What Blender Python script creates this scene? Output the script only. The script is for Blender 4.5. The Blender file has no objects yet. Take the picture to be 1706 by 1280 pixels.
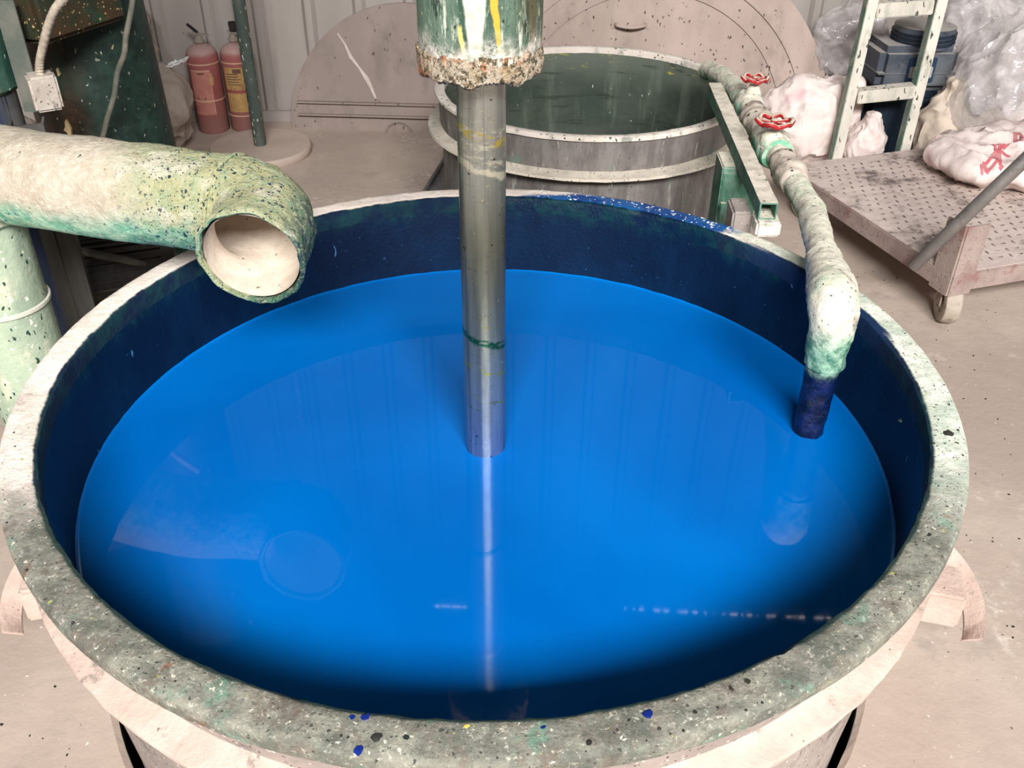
import bpy, bmesh, math, random
from mathutils import Vector, Matrix, noise as mn
from mathutils.bvhtree import BVHTree

# ------------------------------------------------------------------ camera
SC = bpy.context.scene
COL = SC.collection
F_PX, PITCH, ROLL, CAM_Z = 1550.0, math.radians(34.27), 0.0070, 1.62
cam_d = bpy.data.cameras.new('camera'); cam = bpy.data.objects.new('camera', cam_d); COL.objects.link(cam)
cam_d.sensor_width = 36.0; cam_d.lens = 36.0 * F_PX / 1706.0; cam_d.clip_start = 0.02; cam_d.clip_end = 100
cam.matrix_world = (Matrix.Translation((0, 0, CAM_Z)) @ Matrix.Rotation(math.pi / 2 - PITCH, 4, 'X')
                    @ Matrix.Rotation(ROLL, 4, 'Z'))
SC.camera = cam

# ------------------------------------------------------------------ light
W = bpy.data.worlds.new('overcast'); SC.world = W; W.use_nodes = True
bg = W.node_tree.nodes['Background']; bg.inputs[0].default_value = (1.0, 0.985, 0.97, 1); bg.inputs[1].default_value = 0.22

def area(name, loc, target, sx, sy, power, col=(1, 1, 1)):
    d = bpy.data.lights.new(name, 'AREA'); d.shape = 'RECTANGLE'; d.size = sx; d.size_y = sy; d.energy = power; d.color = col
    o = bpy.data.objects.new(name, d); COL.objects.link(o); o.location = loc
    o.rotation_euler = (Vector(target) - Vector(loc)).to_track_quat('-Z', 'Y').to_euler(); return o
area('doorway_daylight', (0.9, -5.6, 6.0), (0, 1.8, 0.4), 5.0, 1.7, 1750, (1.0, 0.985, 0.965))

SC.view_settings.view_transform = 'Standard'; SC.view_settings.look = 'None'
SC.view_settings.exposure = 0.15; SC.view_settings.gamma = 1.0; SC.view_settings.use_curve_mapping = False

# ------------------------------------------------------------------ measuring helpers
def ray(px, py):
    x = (px - 853) / F_PX; y = -(py - 640) / F_PX
    c, s = math.cos(ROLL), math.sin(ROLL); x, y = c * x - s * y, s * x + c * y
    return Vector((x, math.cos(PITCH) + y * math.sin(PITCH), -math.sin(PITCH) + y * math.cos(PITCH)))
def PZ(px, py, z):                       # photograph point on the horizontal plane z
    d = ray(px, py); return Vector((0, 0, CAM_Z)) + d * ((z - CAM_Z) / d.z)
def PY(px, py, Y):                       # photograph point on the upright plane y = Y
    d = ray(px, py); return Vector((0, 0, CAM_Z)) + d * (Y / d.y)

# ------------------------------------------------------------------ node helper
def srgb(r, g, b):
    f = lambda c: (c / 255) / 12.92 if c / 255 <= 0.04045 else (((c / 255) + 0.055) / 1.055) ** 2.4
    return (f(r), f(g), f(b), 1.0)

class NT:
    def __init__(s, name):
        s.m = bpy.data.materials.new(name); s.m.use_nodes = True; s.t = s.m.node_tree; s.n = s.t.nodes; s.l = s.t.links
        s.bsdf = s.n['Principled BSDF']; s.tc = s.n.new('ShaderNodeTexCoord'); s._geo = None
    def put(s, sock, v):
        if hasattr(v, 'is_output') or isinstance(v, bpy.types.NodeSocket): s.l.new(v, sock)
        else: sock.default_value = v
    def obj(s, sx=1, sy=1, sz=1, off=(0, 0, 0)):
        mp = s.n.new('ShaderNodeMapping'); s.l.new(s.tc.outputs['Object'], mp.inputs[0])
        mp.inputs['Scale'].default_value = (sx, sy, sz); mp.inputs['Location'].default_value = off; return mp.outputs[0]
    def xyz(s):
        sp = s.n.new('ShaderNodeSeparateXYZ'); s.l.new(s.tc.outputs['Object'], sp.inputs[0]); return sp.outputs
    def up(s):
        if s._geo is None:
            g = s.n.new('ShaderNodeNewGeometry'); sp = s.n.new('ShaderNodeSeparateXYZ'); s.l.new(g.outputs['Normal'], sp.inputs[0]); s._geo = sp.outputs[2]
        return s._geo
    def math(s, op, a, b=0.0, c=0.0, clamp=False):
        n = s.n.new('ShaderNodeMath'); n.operation = op; n.use_clamp = clamp
        s.put(n.inputs[0], a); s.put(n.inputs[1], b)
        if op in ('MULTIPLY_ADD', 'SMOOTH_MIN'): s.put(n.inputs[2], c)
        return n.outputs[0]
    def step(s, v, lo, hi):
        n = s.n.new('ShaderNodeMapRange'); n.interpolation_type = 'SMOOTHSTEP'; s.put(n.inputs[0], v)
        n.inputs[1].default_value = lo; n.inputs[2].default_value = hi; return n.outputs[0]
    def mul(s, a, b): return s.math('MULTIPLY', a, b)
    def mx(s, a, b): return s.math('MAXIMUM', a, b)
    def inv(s, a): return s.math('SUBTRACT', 1.0, a)
    def noise(s, scale=5, detail=4, rough=.55, vec=None, dist=0):
        n = s.n.new('ShaderNodeTexNoise'); n.inputs['Scale'].default_value = scale; n.inputs['Detail'].default_value = detail
        n.inputs['Roughness'].default_value = rough; n.inputs['Distortion'].default_value = dist
        s.l.new(vec if vec is not None else s.tc.outputs['Object'], n.inputs['Vector']); return n.outputs['Fac']
    def nmask(s, scale, lo, hi, detail=4, rough=.6, vec=None, dist=0): return s.step(s.noise(scale, detail, rough, vec, dist), lo, hi)
    def specks(s, scale, size=.25, frac=.4, vec=None, soft=.08):
        v = s.n.new('ShaderNodeTexVoronoi'); v.inputs['Scale'].default_value = scale * 1.7; size = size * .8
        src = vec if vec is not None else s.tc.outputs['Object']; nz = s.n.new('ShaderNodeTexNoise'); nz.inputs['Scale'].default_value = scale * 2.2; nz.inputs['Detail'].default_value = 2
        s.l.new(src, nz.inputs['Vector']); va = s.n.new('ShaderNodeVectorMath'); va.operation = 'MULTIPLY_ADD'; s.l.new(nz.outputs['Color'], va.inputs[0])
        va.inputs[1].default_value = (.9 / scale,) * 3; s.l.new(src, va.inputs[2]); s.l.new(va.outputs[0], v.inputs['Vector'])
        sp = s.n.new('ShaderNodeSeparateColor'); s.l.new(v.outputs['Color'], sp.inputs[0])
        rad = s.mul(sp.outputs[1], size)
        d = s.math('SUBTRACT', rad, v.outputs['Distance']); a = s.step(d, 0.0, soft)
        return s.mul(a, s.math('GREATER_THAN', frac, sp.outputs[0]))
    def mix(s, fac, a, b):
        n = s.n.new('ShaderNodeMix'); n.data_type = 'RGBA'; s.put(n.inputs[0], fac); s.put(n.inputs[6], a); s.put(n.inputs[7], b); return n.outputs[2]
    def bump(s, h, strength=.3, dist=.01):
        n = s.n.new('ShaderNodeBump'); n.inputs['Strength'].default_value = strength; n.inputs['Distance'].default_value = dist
        s.put(n.inputs['Height'], h); s.l.new(n.outputs[0], s.bsdf.inputs['Normal'])
    def out(s, col, rough=.7, metal=0.0, spec=.3):
        s.put(s.bsdf.inputs['Base Color'], col); s.put(s.bsdf.inputs['Roughness'], rough); s.put(s.bsdf.inputs['Metallic'], metal)
        s.put(s.bsdf.inputs['Specular IOR Level'], spec); return s.m

def grime(name, base, c2=None, c3=None, dark=None, light=None, dust=None, dust_lo=.3, dust_hi=.9, scale=6, rough=.75, metal=0.0,
          bump=.25, bscale=60, dk=(90, .3, .3), lt=(70, .3, .3), stretch=(1, 1, 1), spec=.25):
    t = NT(name); v = t.obj(*stretch); c = base
    if c2: c = t.mix(t.nmask(scale, .38, .66, 6, .62, v), c, c2)
    if c3: c = t.mix(t.nmask(scale * 2.3, .52, .68, 6, .65, t.obj(*stretch, off=(3.1, 7.2, 1.3))), c, c3)
    if dust: c = t.mix(t.mul(t.step(t.up(), dust_lo, dust_hi), t.nmask(scale * 3, .2, .5)), c, dust)
    if dark: c = t.mix(t.specks(dk[0], dk[1] * 2, dk[2], v), c, dark)
    if light: c = t.mix(t.specks(lt[0], lt[1] * 2, lt[2], t.obj(*stretch, off=(5, 2, 9))), c, light)
    t.bump(t.noise(bscale, 5, .65), bump, .006)
    return t.out(c, rough, metal, spec)

# ------------------------------------------------------------------ object helpers
def tag(o, label=None, cat=None, group=None, kind=None):
    if label: o['label'] = label
    if cat: o['category'] = cat
    if group: o['group'] = group
    if kind: o['kind'] = kind
    return o
def empty(name, loc=(0, 0, 0), rz=0.0, label=None, cat=None, group=None):
    o = bpy.data.objects.new(name, None); COL.objects.link(o); o.location = loc; o.rotation_euler = (0, 0, rz); o.empty_display_size = .05
    return tag(o, label, cat, group)
def mesh(name, bm, mat, parent=None, smooth=True, loc=None, rot=None):
    bmesh.ops.recalc_face_normals(bm, faces=bm.faces[:])
    me = bpy.data.meshes.new(name); bm.to_mesh(me); bm.free()
    if smooth:
        for p in me.polygons: p.use_smooth = True
        try: me.set_sharp_from_angle(angle=math.radians(40))
        except Exception: pass
    me.materials.append(mat); return link(name, me, parent, loc, rot)
def link(name, me, parent=None, loc=None, rot=None):
    o = bpy.data.objects.new(name, me); COL.objects.link(o)
    if parent: o.parent = parent
    if loc is not None: o.location = loc
    if rot is not None: o.rotation_euler = rot
    return o
def add_box(bm, c, s, rot=None, bev=0.0):
    r = bmesh.ops.create_cube(bm, size=1.0); vs = r['verts']
    bmesh.ops.scale(bm, verts=vs, vec=s)
    if bev > 0:
        es = list({e for v in vs for e in v.link_edges})
        g = bmesh.ops.bevel(bm, geom=es, offset=bev, segments=2, affect='EDGES'); vs = list({v for f in g['faces'] for v in f.verts} | {v for v in vs if v.is_valid})
    if rot is not None: bmesh.ops.rotate(bm, verts=vs, cent=(0, 0, 0), matrix=rot)
    bmesh.ops.translate(bm, verts=vs, vec=c); return vs
def box_bm(c, s, rot=None, bev=0.0):
    bm = bmesh.new(); add_box(bm, Vector(c), s, rot, bev); return bm
def lathe(bm, prof, seg=96, a0=0.0, a1=2 * math.pi, close=False, wob=None, cx=0.0, cy=0.0):
    full = abs(a1 - a0 - 2 * math.pi) < 1e-6; n = seg if full else seg + 1; rings = []
    for i in range(n):
        a = a0 + (a1 - a0) * i / seg; row = []
        for k, (r, z) in enumerate(prof):
            if wob: r, z = wob(r, z, a, k)
            row.append(bm.verts.new((cx + r * math.cos(a), cy + r * math.sin(a), z)))
        rings.append(row)
    m = len(prof)
    for i in range(seg):
        A = rings[i]; B = rings[(i + 1) % n]
        for k in range(m if close else m - 1):
            k2 = (k + 1) % m
            vs = [A[k], B[k], B[k2], A[k2]]
            try: bm.faces.new(vs)
            except ValueError: pass
    bmesh.ops.remove_doubles(bm, verts=bm.verts[:], dist=1e-6); return rings
def catmull(pts, n):
    P = [Vector(p) for p in pts]; P = [P[0] * 2 - P[1]] + P + [P[-1] * 2 - P[-2]]; out = []
    for i in range(1, len(P) - 2):
        for k in range(n):
            t = k / n; a, b, c, d = P[i - 1:i + 3]
            out.append(0.5 * ((2 * b) + (c - a) * t + (2 * a - 5 * b + 4 * c - d) * t * t + (3 * b - a - 3 * c + d) * t ** 3))
    out.append(P[-2]); return out
def round_path(pts, rad, n=10):
    P = [Vector(p) for p in pts]; out = [P[0]]
    for i in range(1, len(P) - 1):
        a = (P[i - 1] - P[i]).normalized(); b = (P[i + 1] - P[i]).normalized(); r = rad if not isinstance(rad, (list, tuple)) else rad[i - 1]
        s, e = P[i] + a * r, P[i] + b * r
        for k in range(n + 1):
            t = k / n; out.append((1 - t) ** 2 * s + 2 * t * (1 - t) * P[i] + t * t * e)
    out.append(P[-1]); return out
def resample(pts, step):
    out = [pts[0]]
    for a, b in zip(pts, pts[1:]):
        n = max(1, int((b - a).length / step))
        for k in range(1, n + 1): out.append(a.lerp(b, k / n))
    return out
def tube(bm, pts, r, seg=16, cap=True, dis=None):
    pts = [Vector(p) for p in pts]; rings = []; n = len(pts); up = None; L = 0.0
    for i, p in enumerate(pts):
        d = (pts[min(i + 1, n - 1)] - pts[max(i - 1, 0)]).normalized()
        if up is None:
            up = Vector((0, 0, 1)) if abs(d.z) < .9 else Vector((0, 1, 0))
        up = (up - d * up.dot(d)).normalized(); side = d.cross(up); rr = r(i / (n - 1)) if callable(r) else r
        row = []
        for k in range(seg):
            a = 2 * math.pi * k / seg; nv = side * math.cos(a) + up * math.sin(a); q = p + nv * rr
            if dis: q = q + nv * dis(q)
            row.append(bm.verts.new(q))
        rings.append(row)
    for A, B in zip(rings, rings[1:]):
        for k in range(seg): bm.faces.new([A[k], A[(k + 1) % seg], B[(k + 1) % seg], B[k]])
    if cap: bm.faces.new(rings[0]); bm.faces.new(rings[-1])
    return rings
def tube_bm(pts, r, seg=16, cap=True, dis=None):
    bm = bmesh.new(); tube(bm, pts, r, seg, cap, dis); return bm
def fbm(p, s, o=4): return mn.fractal(Vector(p) * s, 1.0, 2.0, o)
def prism(bm, poly, thick, axis):             # flat outline in 3-D given real thickness along axis
    A = [bm.verts.new(p) for p in poly]; B = [bm.verts.new(Vector(p) + Vector(axis) * thick) for p in poly]; n = len(A)
    bm.faces.new(A); bm.faces.new(B[::-1])
    for i in range(n): bm.faces.new([A[i], A[(i + 1) % n], B[(i + 1) % n], B[i]])
R = random.Random(11)

# ------------------------------------------------------------------ materials of the place
def mat_floor():
    t = NT('concrete_dusty'); c = t.mix(t.nmask(1.6, .35, .7, 6), srgb(168, 151, 140), srgb(190, 174, 161))
    c = t.mix(t.nmask(7, .55, .75, 6), c, srgb(160, 147, 137)); c = t.mix(t.mul(t.nmask(3, .55, .72), t.nmask(40, .45, .7)), c, srgb(214, 202, 190))
    c = t.mix(t.specks(34, .3, .10), c, srgb(98, 88, 80)); c = t.mix(t.specks(50, .3, .12, t.obj(off=(4, 1, 0))), c, srgb(224, 212, 200))
    h = t.math('ADD', t.noise(30, 6, .7), t.mul(t.noise(4, 3), 2.0)); t.bump(h, .25, .01); return t.out(c, .9, 0, .15)
def mat_wall():
    t = NT('painted_sheet_dusty'); x = t.xyz()
    c = t.mix(t.nmask(1.3, .3, .7, 5, .6, t.obj(1, 1, .35)), srgb(146, 137, 131), srgb(164, 155, 149))
    c = t.mix(t.step(x[0], .6, 2.2), c, t.mix(t.nmask(2, .35, .65, 5, .6, t.obj(1, 1, .3)), srgb(168, 171, 166), srgb(188, 188, 182)))  # paler to the right; dimmer light on the left is put into the colour
    c = t.mix(t.mul(t.nmask(9, .58, .75, 5, .6, t.obj(1, 1, .12)), .55), c, srgb(132, 126, 120))
    c = t.mix(t.specks(16, .16, .3, t.obj(1, 1, .35)), c, srgb(92, 88, 84)); c = t.mix(t.specks(12, .16, .25, t.obj(1, 1, .4, (3, 1, 2))), c, srgb(228, 222, 216))
    c = t.mix(t.step(x[2], 1.15, 1.2), c, t.mix(t.nmask(1.5, .35, .65), srgb(58, 64, 68), srgb(74, 78, 80)))   # shade of the unlit upper shed put into the wall colour, dims paint reflections
    t.bump(t.noise(24, 4), .08, .004); return t.out(c, .6, 0, .3)
M = {}
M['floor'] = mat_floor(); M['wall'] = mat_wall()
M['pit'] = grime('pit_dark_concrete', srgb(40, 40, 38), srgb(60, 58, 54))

# ------------------------------------------------------------------ structure
TX, TY, RIM = -0.0485, 1.5717, 0.6027
LIQ = 0.383
def build_floor():
    HR = 0.846; n = 128; radii = [HR, HR + .012, HR + .06, HR + .2, 1.4]; bm = bmesh.new(); rings = []
    X0, X1, Y0, Y1 = -4.5, 4.8, -2.5, 4.86
    for k, r in enumerate(radii):
        row = []
        for i in range(n):
            a = 2 * math.pi * i / n; jit = .004 * mn.noise(Vector((math.cos(a) * 9, math.sin(a) * 9, k))) if k < 2 else 0
            row.append(bm.verts.new((TX + (r + jit) * math.cos(a), TY + (r + jit) * math.sin(a), 0 if k else -.008)))
        rings.append(row)
    row = []
    for i in range(n):
        a = 2 * math.pi * i / n; c, s = math.cos(a), math.sin(a); q = []
        if c > 1e-6: q.append((X1 - TX) / c)
        if c < -1e-6: q.append((X0 - TX) / c)
        if s > 1e-6: q.append((Y1 - TY) / s)
        if s < -1e-6: q.append((Y0 - TY) / s)
        d = min(q); row.append(bm.verts.new((TX + d * c, TY + d * s, 0)))
    rings.append(row)
    for A, B in zip(rings, rings[1:]):
        for i in range(n): bm.faces.new([A[i], A[(i + 1) % n], B[(i + 1) % n], B[i]])
    fl = tag(mesh('floor', bm, M['floor'], None, False), 'dusty pale concrete floor around the sunken tank', 'floor', kind='structure')
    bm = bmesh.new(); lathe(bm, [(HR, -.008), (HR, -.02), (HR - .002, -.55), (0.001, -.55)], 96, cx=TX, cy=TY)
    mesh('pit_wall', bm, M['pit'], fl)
    return fl
build_floor()
WY = 4.82
def build_wall():
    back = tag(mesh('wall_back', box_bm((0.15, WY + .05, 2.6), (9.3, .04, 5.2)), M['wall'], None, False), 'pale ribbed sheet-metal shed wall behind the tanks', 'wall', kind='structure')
    pw = 1.0; me = None
    for i in range(9):
        x = -4.4 + i * pw
        if me is None:
            bm = bmesh.new(); prof = [(0, 0)]
            for k in range(4):
                b = .25 * k
                prof += [(b + .10, 0), (b + .118, -.022), (b + .150, -.022), (b + .168, 0)]
            prof += [(1.0, 0)]
            rows = [[bm.verts.new((px, py, z)) for px, py in prof] for z in (0.02, 5.2)]
            for k in range(len(prof) - 1): bm.faces.new([rows[0][k], rows[0][k + 1], rows[1][k + 1], rows[1][k]])
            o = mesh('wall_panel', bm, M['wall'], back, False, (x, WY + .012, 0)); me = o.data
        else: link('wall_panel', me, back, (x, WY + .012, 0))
    mesh('skirting_rail', box_bm((0.15, WY - .012, .03), (9.3, .03, .06), None, .004), M['wall'], back, False)
build_wall()
M['roof'] = grime('dark_roof_sheet', srgb(62, 64, 66), srgb(78, 78, 76), scale=1.5, rough=.8)
tag(mesh('ceiling', box_bm((0.15, 2.42, 4.72), (9.3, 4.9, .06)), M['roof'], None, False), 'dark sheet roof over the tanks', 'ceiling', kind='structure')
# daylight leaking through slits below the eaves
def mat_emit(name, col, s):
    t = NT(name); t.put(t.bsdf.inputs['Emission Color'], col); t.bsdf.inputs['Emission Strength'].default_value = s; return t.out(col, .5)
M['slit'] = mat_emit('daylight_slit', (1, .97, .95, 1), 9.0)
def slit(a, b, n, name, label, h):
    p = []
    for (x, y) in (a, b):
        q = PZ(x, y, LIQ); d = ray(x, y); d.z = -d.z; p.append(q + d * ((WY - .02 - q.y) / d.y))
    bm = bmesh.new()
    for i in range(n):
        f0 = i / n + R.uniform(.0, .05) ; f1 = (i + 1) / n - R.uniform(.1, .5) / n
        A, B = p[0].lerp(p[1], f0), p[0].lerp(p[1], f1); c = (A + B) / 2
        add_box(bm, c, (abs(B.x - A.x), .006, h * R.uniform(.6, 1)))
    tag(mesh(name, bm, M['slit'], None, False), label, 'window', kind='structure')
slit((1032, 1013), (1405, 1023), 26, 'window_1', 'long thin daylight slit high in the shed wall', .006)
slit((725, 1010), (779, 1012), 6, 'window_2', 'short thin daylight slit high in the shed wall', .006)

# ------------------------------------------------------------------ blue mixing tank
def mat_rim():
    t = NT('rim_paint_crust'); x, y, z = t.xyz(); ang = t.math('ARCTAN2', y, x)
    n1 = t.noise(3.2, 5); n2 = t.noise(14, 6, .68); n3 = t.noise(60, 4, .7)
    front = t.step(t.math('ADD', t.mul(y, -1.15), t.mul(t.math('SUBTRACT', n1, .5), 1.1)), .12, .62)
    pale = t.mix(t.step(n2, .38, .65), srgb(250, 236, 226), srgb(234, 218, 206))
    pale = t.mix(t.mul(t.step(t.noise(24, 5, .7), .54, .7), .5), pale, srgb(172, 146, 138))
    right = t.step(t.math('ADD', x, t.mul(t.math('SUBTRACT', n1, .5), .5)), .45, .75)
    pale = t.mix(right, pale, t.mix(t.step(n2, .4, .62), srgb(228, 228, 214), srgb(186, 196, 180)))
    dirty = t.mix(t.step(n2, .35, .62), srgb(96, 98, 90), srgb(140, 138, 126))
    dirty = t.mix(t.step(t.noise(26, 5, .7), .5, .68), dirty, srgb(112, 104, 94))
    dirty = t.mix(t.mul(t.nmask(17, .56, .7, 5, .6, t.obj(off=(2, 4, 1))), .8), dirty, srgb(106, 140, 122))
    dirty = t.mix(t.mul(t.nmask(30, .62, .74, 5, .6, t.obj(off=(7, 3, 1))), .75), dirty, srgb(120, 74, 52))
    dirty = t.mix(t.specks(60, .5, .10, t.obj(off=(1, 9, 2))), dirty, srgb(206, 200, 184))
    c = t.mix(front, pale, dirty)
    hf = t.noise(95, 6, .8, t.obj(1, 1, 1, (4, 2, 7))); hk = t.math('ADD', .25, t.mul(front, .5))
    c = t.mix(t.mul(t.step(hf, .56, .66), hk), c, srgb(70, 68, 60)); c = t.mix(t.mul(t.inv(t.step(hf, .34, .45)), .6), c, srgb(214, 208, 192))
    c = t.mix(t.mul(t.step(t.noise(9, 5, .7, t.obj(1, 1, 1, (9, 9, 1))), .56, .68), t.mul(front, .6)), c, srgb(84, 72, 66))
    c = t.mix(t.mul(t.specks(75, .5, .30), t.math('ADD', .35, t.mul(t.mx(front, right), .6))), c, srgb(64, 68, 62)); c = t.mix(t.mul(t.specks(130, .55, .30, t.obj(off=(3, 3, 3))), t.math('ADD', .3, t.mul(t.mx(front, right), .7))), c, srgb(88, 94, 86))
    c = t.mix(t.specks(42, .3, .10, t.obj(off=(5, 1, 8))), c, srgb(170, 168, 96))
    # wet blue splash along the far right of the rim
    wa = t.math('ADD', ang, t.mul(t.math('SUBTRACT', n2, .5), .22)); rad = t.math('SQRT', t.math('ADD', t.mul(x, x), t.mul(y, y)))
    lo = t.step(wa, .78, .84); hi = t.inv(t.step(t.math('ADD', wa, t.mul(t.math('SUBTRACT', rad, .84), 4.5)), 1.46, 1.56))
    blue = t.mul(lo, hi)
    bc = t.mix(t.step(n2, .4, .6), srgb(16, 62, 128), srgb(30, 88, 150)); bc = t.mix(t.specks(46, .62, .42, t.obj(off=(6, 2, 1))), bc, srgb(228, 232, 236))
    c = t.mix(blue, c, bc)
    # inner lip stained by paint
    lip = t.inv(t.step(t.math('ADD', rad, t.mul(t.math('SUBTRACT', n2, .5), .016)), .8395, .8450))
    c = t.mix(lip, c, t.mix(front, t.mix(t.step(n2, .40, .62), srgb(3, 28, 54), srgb(12, 52, 58)), srgb(44, 62, 58)))
    run = t.mul(t.mul(t.step(ang, .06, .16), t.inv(t.step(ang, .60, .80))), t.inv(t.step(t.math('ADD', rad, t.mul(t.math('SUBTRACT', n1, .5), .06)), .842, .848))); c = t.mix(run, c, srgb(10, 40, 76))
    t.bump(t.math('ADD', t.noise(48, 6, .7), t.mul(n2, 1.2)), .55, .008)
    return t.out(c, t.math('SUBTRACT', .85, t.mul(blue, .45)), 0, .3)
def mat_inner():
    t = NT('inner_wall_wet_blue'); x, y, z = t.xyz(); n = t.noise(5, 6, .65, t.obj(1, 1, .6)); n2 = t.noise(22, 6, .7, t.obj(1, 1, .5))
    c = t.mix(t.step(n, .35, .68), srgb(1, 20, 46), srgb(2, 34, 64))
    top = t.step(t.math('ADD', z, t.mul(t.math('SUBTRACT', n2, .5), .10)), .53, .60)
    c = t.mix(t.mul(top, .8), c, t.mix(t.step(n2, .4, .65), srgb(6, 38, 52), srgb(16, 62, 64)))
    c = t.mix(t.specks(60, .32, .10), c, srgb(40, 92, 138)); c = t.mix(t.specks(24, .3, .05, t.obj(1, 1, .5)), c, srgb(70, 120, 160))
    t.bump(t.noise(90, 5, .7), .4, .006); return t.out(c, .5, 0, .22)
def mat_collar():
    t = NT('pink_dust'); n = t.noise(9, 6, .65)
    c = t.mix(t.step(n, .35, .65), srgb(186, 163, 152), srgb(202, 180, 168)); c = t.mix(t.mul(t.nmask(5, .5, .7), .8), c, srgb(188, 164, 152))
    c = t.mix(t.mul(t.nmask(12, .60, .70, 6, .7), .9), c, srgb(128, 120, 112)); c = t.mix(t.specks(60, .35, .12), c, srgb(120, 104, 96))
    t.bump(t.noise(60, 6, .7), .5, .008); return t.out(c, .95, 0, .1)
M['rim'] = mat_rim(); M['inner'] = mat_inner(); M['collar'] = mat_collar()
M['tank_steel'] = grime('dusty_grey_steel', srgb(150, 140, 134), srgb(176, 164, 156), srgb(116, 110, 108), srgb(70, 66, 64), srgb(206, 196, 188), scale=4, rough=.6, metal=.15)
M['blob_dark'] = grime('dried_dark_paint', srgb(38, 48, 46), srgb(58, 50, 46), scale=40, rough=.4)
M['blob_blue'] = grime('dried_blue_paint', srgb(20, 42, 120), srgb(14, 30, 84), scale=30, rough=.3)
M['blob_yellow'] = grime('dried_yellow_paint', srgb(210, 186, 92), srgb(190, 160, 80), scale=30, rough=.5)
M['blob_white'] = grime('dried_white_paint', srgb(222, 220, 208), srgb(200, 204, 192), scale=30, rough=.5)

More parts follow.
